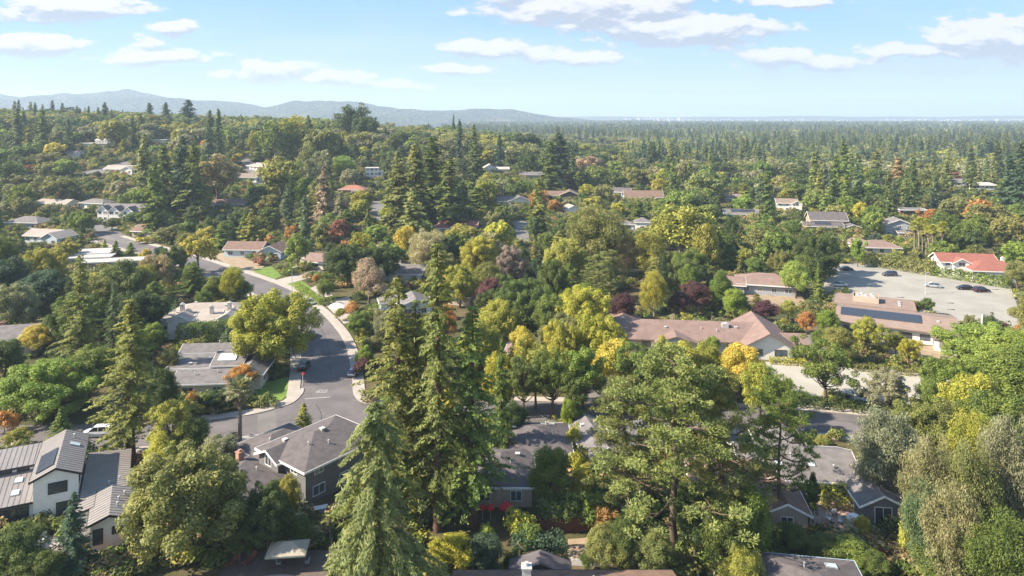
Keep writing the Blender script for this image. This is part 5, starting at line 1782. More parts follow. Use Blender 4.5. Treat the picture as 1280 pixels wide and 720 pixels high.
for (u0, v0, n) in ((1098, 668, 12), (1112, 676, 9), (1160, 672, 0), (790, 696, 7)):
    for k in range(n):
        b = px2(u0 + rg.uniform(-14, 14), v0 + rg.uniform(-8, 8))
        r_ = rg.uniform(.3, .8)
        mb = MB()
        sd = 7
        pts = [(0, 0, r_ * .75)]
        for ring, (zz, rr) in enumerate(((.5, .75), (-.1, 1.0))):
            for i in range(sd):
                a = 6.283 * i / sd + ring * .3
                q_ = rr * r_ * rg.uniform(.75, 1.15)
                pts.append((q_ * math.cos(a), q_ * math.sin(a), r_ * zz * rg.uniform(.8, 1.2)))
        f = [(0, 1 + i, 1 + (i + 1) % sd) for i in range(sd)] + [(1 + i, 1 + sd + i, 1 + sd + (i + 1) % sd, 1 + (i + 1) % sd) for i in range(sd)]
        nr += 1
        where = 'in the gable window rock bed' if u0 > 1000 else 'on the bare pine yard'
        tag(mb.poly(pts, f).build('garden_rock', M('pale_rock', (.46, .36, .33), .9, (.30, .24, .22), 2.5), None, b), None, 'rock', 'rocks ' + where)
        ROCKS.append((bpy.data.objects[-1] if False else mb_last(), where, b, r_))

for wh in sorted({q[1] for q in ROCKS}):
    rs = sorted([q for q in ROCKS if q[1] == wh], key=lambda q: q[2].x / q[2].y)
    for i, q in enumerate(rs):
        q[0]['label'] = '%s pale rock %s, %s from the left' % ('big' if q[3] > .62 else ('small' if q[3] < .42 else 'middling'), wh, ('first second third fourth fifth sixth seventh eighth ninth tenth eleventh twelfth thirteenth fourteenth fifteenth sixteenth seventeenth eighteenth nineteenth twentieth last').split()[min(i, 20)])

# ------------------------------------------------------------------ trees read off the photograph
TT = T
for (u_, v_, h_, w__, c_) in LATE:
    T('leafy', u_, v_, h_, w__, c_)
# foreground
TT('deodar', 470, 500, 23.5, 150, 'cd', 'tall drooping blue-green cedar filling the lower middle, nearest tree of all', far=False, var=0)
TT('redwood', 497, 343, 32.5, 112, 'rw', 'tall redwood with a straight bare-looking trunk, left one of the central trio')
TT('redwood', 547, 298, 37.5, 100, 'rw', 'tallest thin-topped redwood in the middle of the central trio')
TT('redwood', 590, 378, 29, 104, 'g', 'bluish redwood, right one of the central trio')
TT('redwood', 520, 372, 29, 80, 'ol')
TT('fir', 627, 420, 20, 44, 'g')
TT('redwood', 163, 371, 25, 92, 'rw', 'broad olive redwood between the white SUV and the tan-roofed ranch house', var=1)
TT('redwood', 100, 316, 26, 60, 'rw', 'thin-topped conifer standing in front of the three stepped white flat roofs', far=False)
TT('fir', 92, 616, 10, 62, 'db', 'dark pyramid-shaped young conifer against the white modern house', far=False)
TT('oak', 240, 567, 12.5, 160, 'ol', 'huge round dark oak beside the white modern house')
TT('oak', 335, 612, 8, 70, 'dk')
TT('leafy', 300, 640, 6, 50, 'dk')
TT('leafy', 376, 645, 4, 36, 'dg')
TT('leafy', 18, 655, 7, 80, 'dg', 'dark soft green crown cut by the bottom left corner', var=2)
TT('leafy', 52, 690, 4.6, 60, 'dg')
TT('pine', 845, 436, 25, 205, 'rw', 'very large spreading pine with open limbs right of centre', var=0)
TT('pine', 790, 470, 20, 120, 'ol')
TT('pine', 905, 480, 21, 100, 'rw')
TT('pine', 972, 468, 20, 100, 'g', 'dark leaning pine right of the very large spreading pine', var=1)
TT('gum', 1114, 508, 14, 116, 'gy', 'silvery grey-green gum above the long grey shingled house', var=0)
TT('gum', 1165, 545, 16, 90, 'gy', None, var=1)
TT('gum', 1158, 598, 12, 76, 'bl')
TT('gum', 1214, 548, 17, 84, 'ol')
TT('gum', 1262, 520, 19, 100, 'gy')
TT('gum', 1196, 606, 13, 90, 'gy')
TT('gum', 1255, 640, 12, 120, 'dg')
TT('gum', 1213, 508, 14, 90, 'ygd')
TT('leafy', 1262, 436, 12, 100, 'g')
TT('leafy', 362, 592, 6, 34, 'ygd')
TT('leafy', 345, 600, 5, 36, 'dg')
TT('leafy', 1215, 462, 11, 80, 'yg')
TT('oak', 1246, 410, 10, 118, 'bg', 'broad bright green tree around the tapering white pole')
TT('oak', 1285, 415, 11, 90, 'bg')
TT('open', 1188, 448, 10.5, 78, 'g')
TT('leafy', 1165, 470, 8, 40, 'g')
TT('open', 1033, 428, 11.5, 78, 'g', 'leafy green tree standing between the two pale paved strips', var=0)
TT('open', 1112, 462, 9, 64, 'gy', 'sparse vase-shaped tree with visible branches against the pale court', var=1)
TT('open', 1083, 396, 9, 46, 'yg')
TT('leafy', 1048, 408, 8.5, 48, 'ol')
TT('open', 1136, 420, 7, 34, 'yg')
TT('leafy', 1120, 415, 6, 28, 'ol')
TT('oak', 340, 373, 15.5, 112, 'yg', 'big round yellow-green street tree beside the junction', var=0)
TT('oak', 48, 452, 10, 112, 'bg', 'wide feathery bright green tree at the left edge')
TT('leafy', 112, 432, 11, 66, 'g')
TT('leafy', 84, 450, 10, 50, 'ygd')
TT('leafy', 46, 404, 7, 42, 'y', 'golden yellow round tree beside the gabled house at the left edge')
TT('leafy', 190, 402, 7, 34, 'bg')
TT('leafy', 8, 425, 9, 50, 'dg')
TT('leafy', 12, 320, 16, 70, 'db')
TT('leafy', 50, 335, 14, 70, 'db')
TT('oak', 50, 312, 14, 60, 'ygd')
TT('leafy', 80, 300, 9, 40, 'ygd')
TT('open', 197, 313, 14, 50, 'tan')
TT('leafy', 180, 330, 12, 40, 'ygd')
TT('open', 248, 293, 13, 50, 'y', 'golden yellow tree above the parked cars on the upper street')
TT('gum', 288, 330, 12, 38, 'yg', 'weeping yellow-green willow beside the white villa', var=2)
TT('leafy', 268, 345, 8, 34, 'g')
TT('leafy', 150, 325, 14, 60, 'dg')
TT('leafy', 120, 345, 14, 60, 'ol')
TT('oak', 175, 365, 12, 80, 'dk')
TT('leafy', 300, 350, 7, 40, 'g')
TT('open', 215, 500, 10, 70, 'ygd')
TT('leafy', 200, 545, 8, 50, 'yg')
TT('leafy', 240, 525, 7, 60, 'dg')
TT('leafy', 272, 545, 6, 56, 'gy')
TT('leafy', 205, 455, 10, 40, 'dk')
TT('leafy', 300, 456, 5.5, 46, 'org', 'orange-red maple behind the fan palm')
TT('shrub', 160, 566, 2.6, 24, 'rd')
TT('shrub', 6, 512, 4, 34, 'org')
TT('shrub', 20, 538, 3, 40, 'ygd')
TT('leafy', 270, 490, 4, 40, 'dk')
TT('leafy', 712, 498, 7, 26, 'bg')
TT('shrub', 718, 532, 5, 28, 'yg')
TT('shrub', 726, 560, 5, 30, 'yg')
TT('shrub', 727, 588, 5, 34, 'y')
TT('shrub', 722, 512, 5, 30, 'g')
TT('leafy', 686, 560, 8.5, 64, 'g', 'round mid green tree in the back garden of the low grey-roofed house', var=0)
TT('shrub', 700, 620, 4, 60, 'dg')
TT('shrub', 730, 615, 4.5, 50, 'g')
TT('shrub', 650, 640, 3.2, 44, 'yg')
TT('shrub', 662, 655, 3, 40, 'g')
TT('leafy', 564, 668, 5, 70, 'yg', 'yellow-green bush right of the tall drooping cedar')
TT('shrub', 545, 690, 3.4, 50, 'ygd')
TT('leafy', 605, 672, 5, 60, 'db')
TT('shrub', 640, 690, 2.4, 30, 'dk')
TT('shrub', 500, 712, 2.8, 26, 'y')
TT('gum', 930, 680, 7, 60, 'ygd')
TT('leafy', 905, 620, 10, 70, 'dg')
TT('leafy', 940, 600, 11, 60, 'g')
TT('leafy', 1016, 592, 6.5, 22, 'dk')
TT('leafy', 990, 655, 4, 50, 'dg')
TT('leafy', 1035, 672, 3.6, 66, 'dg')
TT('leafy', 1062, 668, 4.4, 60, 'g')
TT('shrub', 1078, 648, 3, 24, 'yg')
TT('shrub', 1135, 655, 5, 30, 'yg')
TT('leafy', 1090, 690, 3.6, 50, 'dg')
TT('leafy', 1180, 680, 6, 80, 'dg')
TT('open', 1262, 690, 7, 60, 'gy')
TT('leafy', 780, 640, 7, 60, 'dk')
TT('leafy', 868, 600, 10, 60, 'dk')
# planted trees along the cross street
for (u, v, h, wpx, ck, k) in [(690, 438, 12, 66, 'g', 'open'), (655, 446, 11, 56, 'dg', 'open'), (622, 440, 11, 50, 'yg', 'leafy'), (604, 402, 13, 60, 'ygd', 'leafy'),
                              (655, 407, 12, 44, 'y', 'leafy'), (700, 408, 12, 56, 'yg', 'oak'), (745, 396, 13, 80, 'yg', 'oak'), (728, 436, 12, 72, 'g', 'open'), (765, 420, 12, 60, 'y', 'leafy'),
                              (800, 430, 12, 60, 'g', 'open'), (850, 427, 12, 70, 'yg', 'leafy'), (885, 425, 11, 56, 'ygd', 'leafy'), (925, 430, 11, 62, 'y', 'leafy'),
                              (950, 448, 11, 50, 'ygd', 'leafy'), (975, 470, 10, 44, 'g', 'leafy'), (828, 420, 5, 22, 'yg', 'leafy'), (890, 420, 5, 22, 'bg', 'leafy'),
                              (670, 430, 12, 50, 'ygd', 'open'), (720, 470, 10, 40, 'dg', 'open'), (640, 505, 7, 50, 'dk', 'leafy')]:
    TT(k, u, v, h, wpx, ck)
# middle ground
for (k, u, v, h, wpx, ck, lb) in [
    ('leafy', 372, 291, 14, 36, 'bg', 'upright bright green street tree beside the curved street'), ('leafy', 461, 324, 13, 52, 'gb', 'round grey-brown cedar beside the covered car'),
    ('oak', 436, 308, 12, 72, 'dk', None), ('oak', 470, 310, 12, 60, 'dk', None), ('gum', 536, 287, 16, 62, 'sil', 'silvery grey gum behind the central redwoods'),
    ('fir', 405, 206, 31, 46, 'gb', 'tall grey-brown cone-shaped conifer on the lower slope'), ('redwood', 516, 233, 26, 44, 'rw', None), ('redwood', 498, 188, 38, 50, 'rw', None),
    ('redwood', 520, 176, 41, 50, 'rw', None), ('redwood', 541, 170, 42, 56, 'dg', None), ('redwood', 562, 196, 34, 50, 'dg', None), ('redwood', 672, 222, 26, 30, 'rw', None),
    ('redwood', 699, 166, 38, 46, 'db', 'massive dark redwood pair rising above the centre right'), ('redwood', 688, 176, 34, 34, 'dg', None),
    ('gum', 441, 130, 37, 52, 'dk', 'huge dark eucalyptus standing above the skyline'), ('gum', 455, 140, 32, 34, 'dk', None),
    ('redwood', 207, 122, 28, 20, 'dg', None), ('redwood', 187, 127, 27, 19, 'dg', None), ('redwood', 235, 124, 32, 32, 'db', 'tall dark redwood on the left hill, taller of the two beside the notch'),
    ('redwood', 262, 137, 26, 20, 'dg', None), ('fir', 131, 119, 26, 24, 'dk', None), ('fir', 23, 114, 26, 14, 'dk', None), ('fir', 53, 119, 22, 16, 'gy', None), ('pine', 90, 124, 20, 36, 'dk', None), ('leafy', 66, 126, 18, 24, 'dk', None),
    ('redwood', 228, 168, 40, 42, 'db', None), ('redwood', 242, 180, 37, 42, 'dg', None), ('redwood', 205, 180, 37, 44, 'dg', None), ('redwood', 180, 166, 39, 36, 'rw', None), ('redwood', 192, 202, 33, 42, 'g', None),
    ('leafy', 272, 192, 29, 60, 'tan', 'round tan-brown tree with bare twigs on the left slope'), ('leafy', 145, 145, 28, 44, 'ygd', None), ('gum', 225, 158, 17, 24, 'yg', None),
    ('leafy', 84, 197, 14, 34, 'bg', 'fresh green round tree beside the left hillside road'), ('leafy', 40, 205, 9, 28, 'rd', 'reddish-brown tree left of the fresh green one'),
    ('oak', 64, 190, 12, 50, 'ol', None), ('leafy', 352, 190, 29, 68, 'ygd', 'broad green tree with a flat lit top on the middle slope'), ('gum', 372, 145, 34, 66, 'ygd', None),
    ('gum', 345, 150, 33, 52, 'g', None), ('oak', 402, 158, 29, 62, 'ol', None), ('oak', 455, 172, 12, 36, 'dg', None), ('oak', 473, 172, 13, 34, 'gb', 'round grey-brown tree just below the huge dark eucalyptus'),
    ('gum', 430, 195, 16, 40, 'bg', None), ('leafy', 521, 170, 15, 28, 'bg', None), ('leafy', 452, 248, 12, 28, 'yg', None), ('leafy', 425, 250, 10, 28, 'rd', None),
    ('fir', 567, 141, 30, 9, 'db', 'taller of the two dark conifers that stick up on the crest'), ('fir', 574, 148, 27, 11, 'db', 'shorter of the two dark conifers on the crest'),
    ('leafy', 582, 277, 13, 46, 'ygd', 'rounded willow-like tree in front of the coral red roof'), ('oak', 600, 300, 13, 60, 'yg', None), ('oak', 622, 274, 14, 50, 'yg', None),
    ('open', 636, 305, 14, 46, 'gb', None), ('open', 560, 334, 10, 30, 'org', None), ('oak', 575, 335, 11, 50, 'ygd', None), ('leafy', 612, 345, 11, 40, 'pu', None),
    ('oak', 655, 350, 13, 70, 'dg', None), ('leafy', 620, 372, 12, 60, 'ygd', None), ('oak', 725, 360, 13, 76, 'yg', 'bright yellow-green tree just left of the long hall'), ('leafy', 690, 366, 12, 50, 'g', None),
    ('gum', 742, 258, 24, 96, 'rw', 'very large olive-brown tree in the middle of the picture'), ('oak', 705, 300, 16, 60, 'ygd', None), ('gum', 852, 253, 22, 100, 'ygd', 'very large rounded yellow-green gum right of centre'),
    ('gum', 812, 282, 18, 60, 'ygd', None), ('gum', 885, 280, 17, 40, 'ygd', None), ('gum', 780, 290, 16, 50, 'tan', None), ('gum', 818, 339, 13, 40, 'yg', 'light green weeping willow behind the long hall'),
    ('leafy', 870, 352, 9, 46, 'pu', None), ('leafy', 848, 362, 8, 30, 'pu', None), ('leafy', 780, 366, 9, 40, 'pu', None), ('leafy', 955, 376, 6, 40, 'pu', 'plum-purple bush left of the solar building'),
    ('leafy', 918, 360, 9, 36, 'bg', None), ('leafy', 900, 340, 11, 40, 'g', None), ('leafy', 895, 355, 7, 22, 'ygd', None), ('leafy', 862, 330, 12, 30, 'g', None), ('fir', 830, 315, 14, 26, 'dk', None),
    ('leafy', 995, 325, 11.5, 42, 'bg', 'bright green round tree between the brown hip roof and the parking lot'), ('oak', 1015, 295, 15, 60, 'dk', None), ('oak', 975, 285, 15, 60, 'g', None), ('oak', 1032, 292, 14, 44, 'dg', None),
    ('leafy', 1072, 295, 11, 20, 'bg', None), ('leafy', 1092, 263, 12, 30, 'bg', 'clipped round bright green tree beside the slate-grey house'), ('leafy', 1008, 388, 6, 26, 'org', None), ('leafy', 1034, 385, 7, 32, 'bg', None), ('shrub', 1010, 378, 4, 30, 'ol', None),
    ('leafy', 1074, 250, 12, 22, 'yg', None), ('leafy', 1164, 260, 11, 28, 'org', 'orange-brown tree beside the palms'), ('redwood', 1095, 188, 30, 34, 'rw', None), ('redwood', 1122, 195, 28, 36, 'tan', None), ('redwood', 1185, 190, 30, 26, 'rw', None),
    ('redwood', 1214, 200, 26, 24, 'dg', None), ('redwood', 1262, 192, 34, 40, 'db', 'dark redwood against the right edge beyond the red roof'), ('redwood', 1276, 205, 30, 40, 'db', None),
    ('oak', 1200, 245, 13, 60, 'ol', None), ('oak', 1230, 255, 14, 60, 'ol', None), ('oak', 1180, 265, 13, 50, 'dg', None), ('oak', 1262, 270, 12, 60, 'ol', None), ('leafy', 1272, 300, 11, 36, 'bg', None), ('leafy', 1272, 325, 10, 36, 'ol', None),
    ('leafy', 1145, 375, 4.6, 14, 'ol', 'small round topiary tree alone at the solar building, left one'), ('leafy', 1158, 372, 5, 20, 'dg', None), ('shrub', 1214, 395, 4.5, 22, 'ol', None), ('shrub', 1237, 393, 5, 22, 'dk', None),
    ('shrub', 1256, 404, 3, 14, 'pu', None), ('shrub', 1272, 406, 3, 14, 'org', None), ('shrub', 1200, 408, 4, 26, 'pu', None), ('leafy', 930, 243, 12, 30, 'bg', None), ('redwood', 817, 178, 30, 24, 'dk', None),
    ('oak', 880, 215, 20, 60, 'rw', None), ('oak', 905, 200, 20, 44, 'dk', None), ('leafy', 770, 200, 16, 30, 'bg', None), ('oak', 740, 195, 18, 44, 'gb', None), ('oak', 650, 168, 22, 50, 'dk', None),
    ('oak', 800, 210, 16, 40, 'ol', None), ('leafy', 735, 230, 10, 26, 'yg', None), ('leafy', 772, 250, 9, 22, 'yg', None), ('leafy', 742, 245, 9, 30, 'ygd', None), ('leafy', 695, 248, 9, 24, 'org', None),
    ('leafy', 608, 215, 14, 20, 'ygd', None), ('leafy', 365, 280, 8, 24, 'org', None), ('leafy', 400, 278, 10, 30, 'ol', None), ('leafy', 425, 272, 12, 34, 'rd', None), ('leafy', 470, 280, 9, 36, 'bg', None), ('leafy', 455, 235, 14, 30, 'ygd', None),
    ('shrub', 435, 300, 5, 20, 'org', None), ('shrub', 338, 293, 5, 16, 'org', None), ('shrub', 325, 322, 3, 20, 'rd', None), ('shrub', 440, 378, 4, 24, 'org', None), ('shrub', 425, 384, 3.4, 18, 'ygd', None), ('leafy', 448, 390, 7, 36, 'g', None),
    ('oak', 690, 330, 14, 50, 'dg', None), ('leafy', 490, 300, 11, 40, 'bg', None), ('leafy', 455, 430, 6, 24, 'bg', None), ('shrub', 452, 448, 4, 26, 'pu', 'plum-purple bush beside the street and its silver car'),
    ('leafy', 165, 265, 7, 26, 'g', None), ('leafy', 140, 272, 6, 24, 'dg', None), ('leafy', 210, 280, 8, 34, 'ol', None), ('leafy', 235, 275, 8, 30, 'g', None), ('shrub', 178, 296, 3.0, 20, 'y', None), ('oak', 30, 215, 14, 60, 'ol', None), ('oak', 75, 222, 14, 60, 'ol', None),
    ('gum', 10, 200, 20, 50, 'dg', None), ('gum', 200, 230, 14, 60, 'yg', None), ('oak', 245, 232, 14, 50, 'yg', None), ('deodar', 425, 240, 16, 34, 'gy', None), ('redwood', 595, 180, 28, 28, 'dg', None)]:
    T(k, u, v, h, wpx, ck, lb)

# young cypresses by the driveway
for k, (u, v) in enumerate([(403, 347), (407, 349), (411, 351), (416, 352)]):
    T('cypress', u, v, 3.2, 4.5, 'dk', 'small columnar cypress of the row by the driveway, %s from the street' % ('first', 'second', 'third', 'fourth')[k], group='row of small cypresses by the driveway')

# palms
PALMM = []
for s in range(3):
    V, v, wd, Vd, vd = gen_palm(s, 12, fl=1.9)
    PALMM.append((cards_mesh('palm_crown', V, v, LEAF), wd.mesh('palm_trunk', M('palm_bark', (.24, .19, .14), .95, (.16, .125, .095), 3.0), True), cards_mesh('palm_skirt', Vd, vd, LEAF)))


def palm(label, u, vtop, H, wpx, ck='gy', var=0):
    b = top2(u, vtop, H)
    o = empty('palm_tree', b, var * 1.3)
    s = wpx / F * b.y / 4.9
    o.scale = (s, s, H / 12)
    tag(o, label, 'palm tree', 'palm trees')
    for nm, me, c in (('crown', PALMM[var][0], C_[ck]), ('trunk', PALMM[var][1], None), ('dead_skirt', PALMM[var][2], (.17, .12, .075))):
        q = bpy.data.objects.new(nm, me)
        if c:
            q.color = tuple(c) + (1,)
        link(q, o)
    TREES.append((o, 'palm', ck, b.x, b.y, H, 2.4))


palm('fan palm with a hanging brown skirt beside the tan ranch house', 300, 474, 11.8, 46, 'gy', 0)
palm('single tall palm on the left hillside', 34, 158, 14, 17, 'ygd', 1)
for k, (u, v, h, w_, lb) in enumerate([(1143, 277, 13, 17, 'leftmost palm of the cluster behind the long flowering hedge'), (1149, 272, 14, 18, 'second palm from the left in the cluster'),
                                       (1158, 274, 14, 18, 'third palm from the left in the cluster'), (1166, 281, 13, 16, 'lower palm right of the middle of the cluster'),
                                       (1161, 283, 12, 15, 'shortest palm, low in the middle of the cluster'), (1178, 277, 15, 18, 'tall palm standing apart at the red roof side'), (1153, 284, 11, 14, 'small palm between the taller left ones')]):
    palm(lb, u, v, h, w_, 'ygd', k % 3)
# ------------------------------------------------------------------ woodland between the houses: every tree its own object
ONE = {}
for kd, gl in (('oak', lambda s: gen_broad(s + 7, 12, 7.5, 60, 44, 1.15, zb=.1, shell=.5, flat=.8, limbs=3, crz=(.15, .28))),
               ('leafy', lambda s: gen_broad(s + 27, 12, 5, 45, 46, 1.05, zb=.12, shell=.45, flat=.9, limbs=3)),
               ('gum', lambda s: gen_broad(s + 67, 18, 6, 70, 40, 1.2, zb=.1, shell=.4, flat=1.2, droop=.7, aspect=.42, limbs=4, crz=(.13, .26))),
               ('redwood', lambda s: gen_conifer(s + 87, 32, 4.8, zb=.05, dz=.95, per=5, dens=5, cl=1.5, cw=.75, droop=.2, power=.62, puff=.5, irr=.45)),
               ('fir', lambda s: gen_conifer(s + 107, 20, 4.6, zb=.04, dz=.75, per=6, dens=5, cl=1.3, cw=.6, droop=.12, power=.85, puff=.45, irr=.4)),
               ('pine', lambda s: gen_pine(s + 147, 24, 9.5, 18, 6, 26, 1.6, 1.2, .5))):
    ONE[kd] = []
    for s in (1, 2, 3, 4, 5):
        V, v, wd = gl(s)
        ONE[kd].append(cards_mesh(kd + '_far', V, v, LEAF, wd, BARK))


def seg_d(px_, py_, path):
    best = 1e9
    for a, b in zip(path[:-1], path[1:]):
        dx, dy = b[0] - a[0], b[1] - a[1]
        L2 = dx * dx + dy * dy
        t = 0 if L2 == 0 else max(0, min(1, ((px_ - a[0]) * dx + (py_ - a[1]) * dy) / L2))
        best = min(best, math.hypot(px_ - a[0] - dx * t, py_ - a[1] - dy * t))
    return best


def inside(x, y, poly, pad=1.0):
    c = False
    n = len(poly)
    for i in range(n):
        x1, y1 = poly[i]
        x2, y2 = poly[(i + 1) % n]
        if (y1 > y) != (y2 > y) and x < (x2 - x1) * (y - y1) / (y2 - y1) + x1:
            c = not c
    return c or seg_d(x, y, list(poly) + [poly[0]]) < pad


def blocked(x, y, r):
    for fx, fy, fr, hw, hd, a in FOOT:
        dx, dy = x - fx, y - fy
        if dx * dx + dy * dy < (fr + r) ** 2:
            lx, ly = dx * math.cos(a) + dy * math.sin(a), -dx * math.sin(a) + dy * math.cos(a)
            if abs(lx) < hw + r * .55 and abs(ly) < hd + r * .55:
                return True
    for path, hw in ROADS:
        if seg_d(x, y, path) < hw + r * .2:
            return True
    for poly in LOTS:
        if abs(poly[0][0] - x) < 90 and abs(poly[0][1] - y) < 90 and inside(x, y, poly, r * .35):
            return True
    return False


def hides(x, y, H, r):
    """would it stand in the line of sight to a house or street the photograph shows?"""
    z = zf(x, y)
    u, vb = proj(x, y, z)
    _, vt_ = proj(x, y, z + H)
    w_ = r / y * F
    for (u0, v0, u1, v1, yd, *th) in KEEP:
        fa, fb = th or ((.10, .16) if yd > 240 else (.16, .28))
        if y < yd:
            ov = min(u + w_ * .8, u1) - max(u - w_ * .8, u0)
            oh = min(vb, v1) - max(vt_, v0)
            if ov > (u1 - u0) * fa and oh > (v1 - v0) * fb:
                return True
    return False


def vnoise_pt(x, y):
    return math.sin(x * .11 + y * .05) * math.sin(y * .09 - x * .03) + .5 * math.sin(x * .27 - y * .21)


frng = random.Random(77)
cell = {}


def near_any(x, y, d):
    k = 14.0
    i, j = int(x // k), int(y // k)
    for a in range(i - 1, i + 2):
        for b in range(j - 1, j + 2):
            for (qx, qy, qr) in cell.get((a, b), ()):
                if (qx - x) ** 2 + (qy - y) ** 2 < (d + qr * .35) ** 2:
                    return True
    return False


def remember(x, y, r):
    cell.setdefault((int(x // 14), int(y // 14)), []).append((x, y, r))


for (o_, kd, ck, x, y, H, r) in TREES:
    remember(x, y, r)

COUNT = {}
LIM = dict(oak=285, leafy=285, gum=240, redwood=285, fir=200, pine=120, shrub=280)
for (o_, kd, *_r) in TREES:
    COUNT[kd] = COUNT.get(kd, 0) + 1
GROUPS = dict(oak='oaks spread between the houses', leafy='broadleaf trees in gardens and along streets', gum='gum trees in the woodland', redwood='redwoods rising above the gardens',
              fir='firs among the other trees', pine='pines in the woodland', shrub='garden shrubs', open='airy light-crowned trees', deodar='cedars', cypress='cypresses', palm='palm trees')


def fill_tree(kd, x, y, H, r, ck):
    if COUNT.get(kd, 0) >= LIM.get(kd, 280):
        kd = min(('oak', 'leafy', 'gum', 'redwood', 'fir'), key=lambda q: COUNT.get(q, 0) / LIM[q])
        if COUNT.get(kd, 0) >= LIM[kd]:
            return
    COUNT[kd] = COUNT.get(kd, 0) + 1
    b = Vector((x, y, zf(x, y)))
    if y < 330 or kd == 'shrub':
        tree(kd, b, H, r, ck)
    else:
        o = bpy.data.objects.new(NAMES[kd], ONE[kd][trng.randrange(5)])
        o.location = b
        o.rotation_euler = (0, 0, trng.uniform(0, 6.28))
        P_ = PROTO[kd]
        o.scale = (r / P_['R'], r / P_['R'], H / P_['H'])
        j = trng.uniform(.85, 1.15)
        o.color = tuple(c * j * trng.uniform(.94, 1.06) for c in C_[ck]) + (1,)
        link(o)
        tag(o, None, 'tree')
        TREES.append((o, kd, ck, x, y, H, r))
    remember(x, y, r)


def pick(x, y):
    t = x / y
    q = frng.random()
    hill = sstep(260, 480, y)
    con = .14 + .12 * (math.sin(x * .021 + y * .013) + math.sin(x * .009 - y * .017)) + (.14 if t > .15 else 0)
    if q < con and y > 150:
        kd = 'redwood' if frng.random() < .7 else 'fir'
        ck = frng.choice(['dg', 'rw', 'g', 'bl', 'dk', 'dg', 'bl', 'g', 'db'])
        H = frng.uniform(18, 30) if kd == 'redwood' else frng.uniform(12, 19)
        r = H * (.15 if kd == 'redwood' else .2) * frng.uniform(.85, 1.2)
    elif q < con + .28:
        kd, H = 'oak', frng.uniform(8, 13)
        r = H * frng.uniform(.48, .62)
        ck = frng.choice(['dk', 'dg', 'ol', 'ol', 'g', 'dg', 'gy', 'g'])
    elif q < con + .62:
        kd, H = 'leafy', frng.uniform(7, 13)
        r = H * frng.uniform(.40, .54)
        ck = frng.choice(['g', 'ygd', 'yg', 'ol', 'dg', 'bg', 'ygd', 'g', 'dk', 'g', 'ygd', 'rd' if frng.random() < .3 else 'g', 'y' if frng.random() < .4 else 'ol', 'g', 'org' if frng.random() < .15 else 'dg'])
    elif q < con + .78:
        kd, H = 'gum', frng.uniform(13, 20)
        r = H * frng.uniform(.28, .38)
        ck = frng.choice(['ol', 'gy', 'ygd', 'g', 'dg', 'gy', 'rw', 'gy'])
    else:
        kd, H = ('pine', frng.uniform(12, 18)) if frng.random() < .35 else ('shrub', frng.uniform(2.2, 4.5))
        r = H * (.38 if kd == 'pine' else .7)
        ck = frng.choice(['dg', 'ol', 'g', 'rw', 'dk'])
    if y > 230 and kd != 'shrub':
        k_ = 1.0 + .45 * float(sstep(200, 420, y))
        H, r = H * (1 + (k_ - 1) * .55), r * k_
    return kd, H, r, ck


YMAX = 560
tries = 0
for ring in range(9000):
    # uniform in the wedge the lens sees, with a margin for a step to the side
    y = math.sqrt(frng.random() * (YMAX ** 2 - 84 ** 2) + 84 ** 2)
    t = frng.uniform(-.80, .80)
    if t > .05 and y < 100:
        continue
    x = t * y
    d = 4.0 + y * .0105
    if near_any(x, y, d):
        continue
    kd, H, r, ck = pick(x, y)
    if y > 330 and kd == 'shrub':
        continue
    ok = False
    for att in range(3):
        if not blocked(x, y, r) and not hides(x, y, H, r):
            ok = True
            break
        kd, H, r, ck = ('leafy', frng.uniform(5, 8), frng.uniform(2.2, 3.4), ck) if att == 0 else ('shrub', frng.uniform(1.6, 3.0), frng.uniform(1.3, 2.2), frng.choice(['g', 'dg', 'ol', 'dk', 'yg', 'org', 'pu', 'bg']))
        if att == 1 and y > 400:
            break
    if ok:
        fill_tree(kd, x, y, H, r, ck)
# low garden shrubs near the houses in front
for k in range(1400):
    y = frng.uniform(84, 330)
    x = frng.uniform(-.78, .78) * y
    if near_any(x, y, 1.2):
        continue
    H, r = frng.uniform(1.2, 3.2), frng.uniform(1.0, 2.3)
    if COUNT.get('shrub', 0) >= LIM['shrub']:
        break
    if not blocked(x, y, r) and not hides(x, y, H, r):
        fill_tree('shrub', x, y, H, r, frng.choice(['g', 'dg', 'ol', 'dk', 'yg', 'ygd', 'gy', 'org', 'pu', 'rd', 'bg']))
SC['tree_count'] = str(COUNT)

# ------------------------------------------------------------------ the far woods: one mass nobody could count
rngw = np.random.default_rng(31)


def tiny_conifer(seed, H=26, Rr=4.6):
    V, v, wd = gen_conifer(seed, H, Rr, zb=.05, dz=2.2, per=5, dens=1.6, cl=3.4, cw=2.4, droop=.2, power=.7, puff=.5, irr=.3)
    return cards_mesh('far_conifer', V, v, LEAF_I)


def tiny_round(seed, H=13, Rr=6.5):
    V, v, wd = gen_broad(seed, H, Rr, 16, 12, 3.2, zb=.05, shell=.6, flat=.9, limbs=0, aspect=.7, crz=(.3, .42))
    return cards_mesh('far_round_tree', V, v, LEAF_I)


def mid_mesh(kd, s):
    me = ONE[kd][s].copy()
    me.materials[0] = LEAF_I
    return me


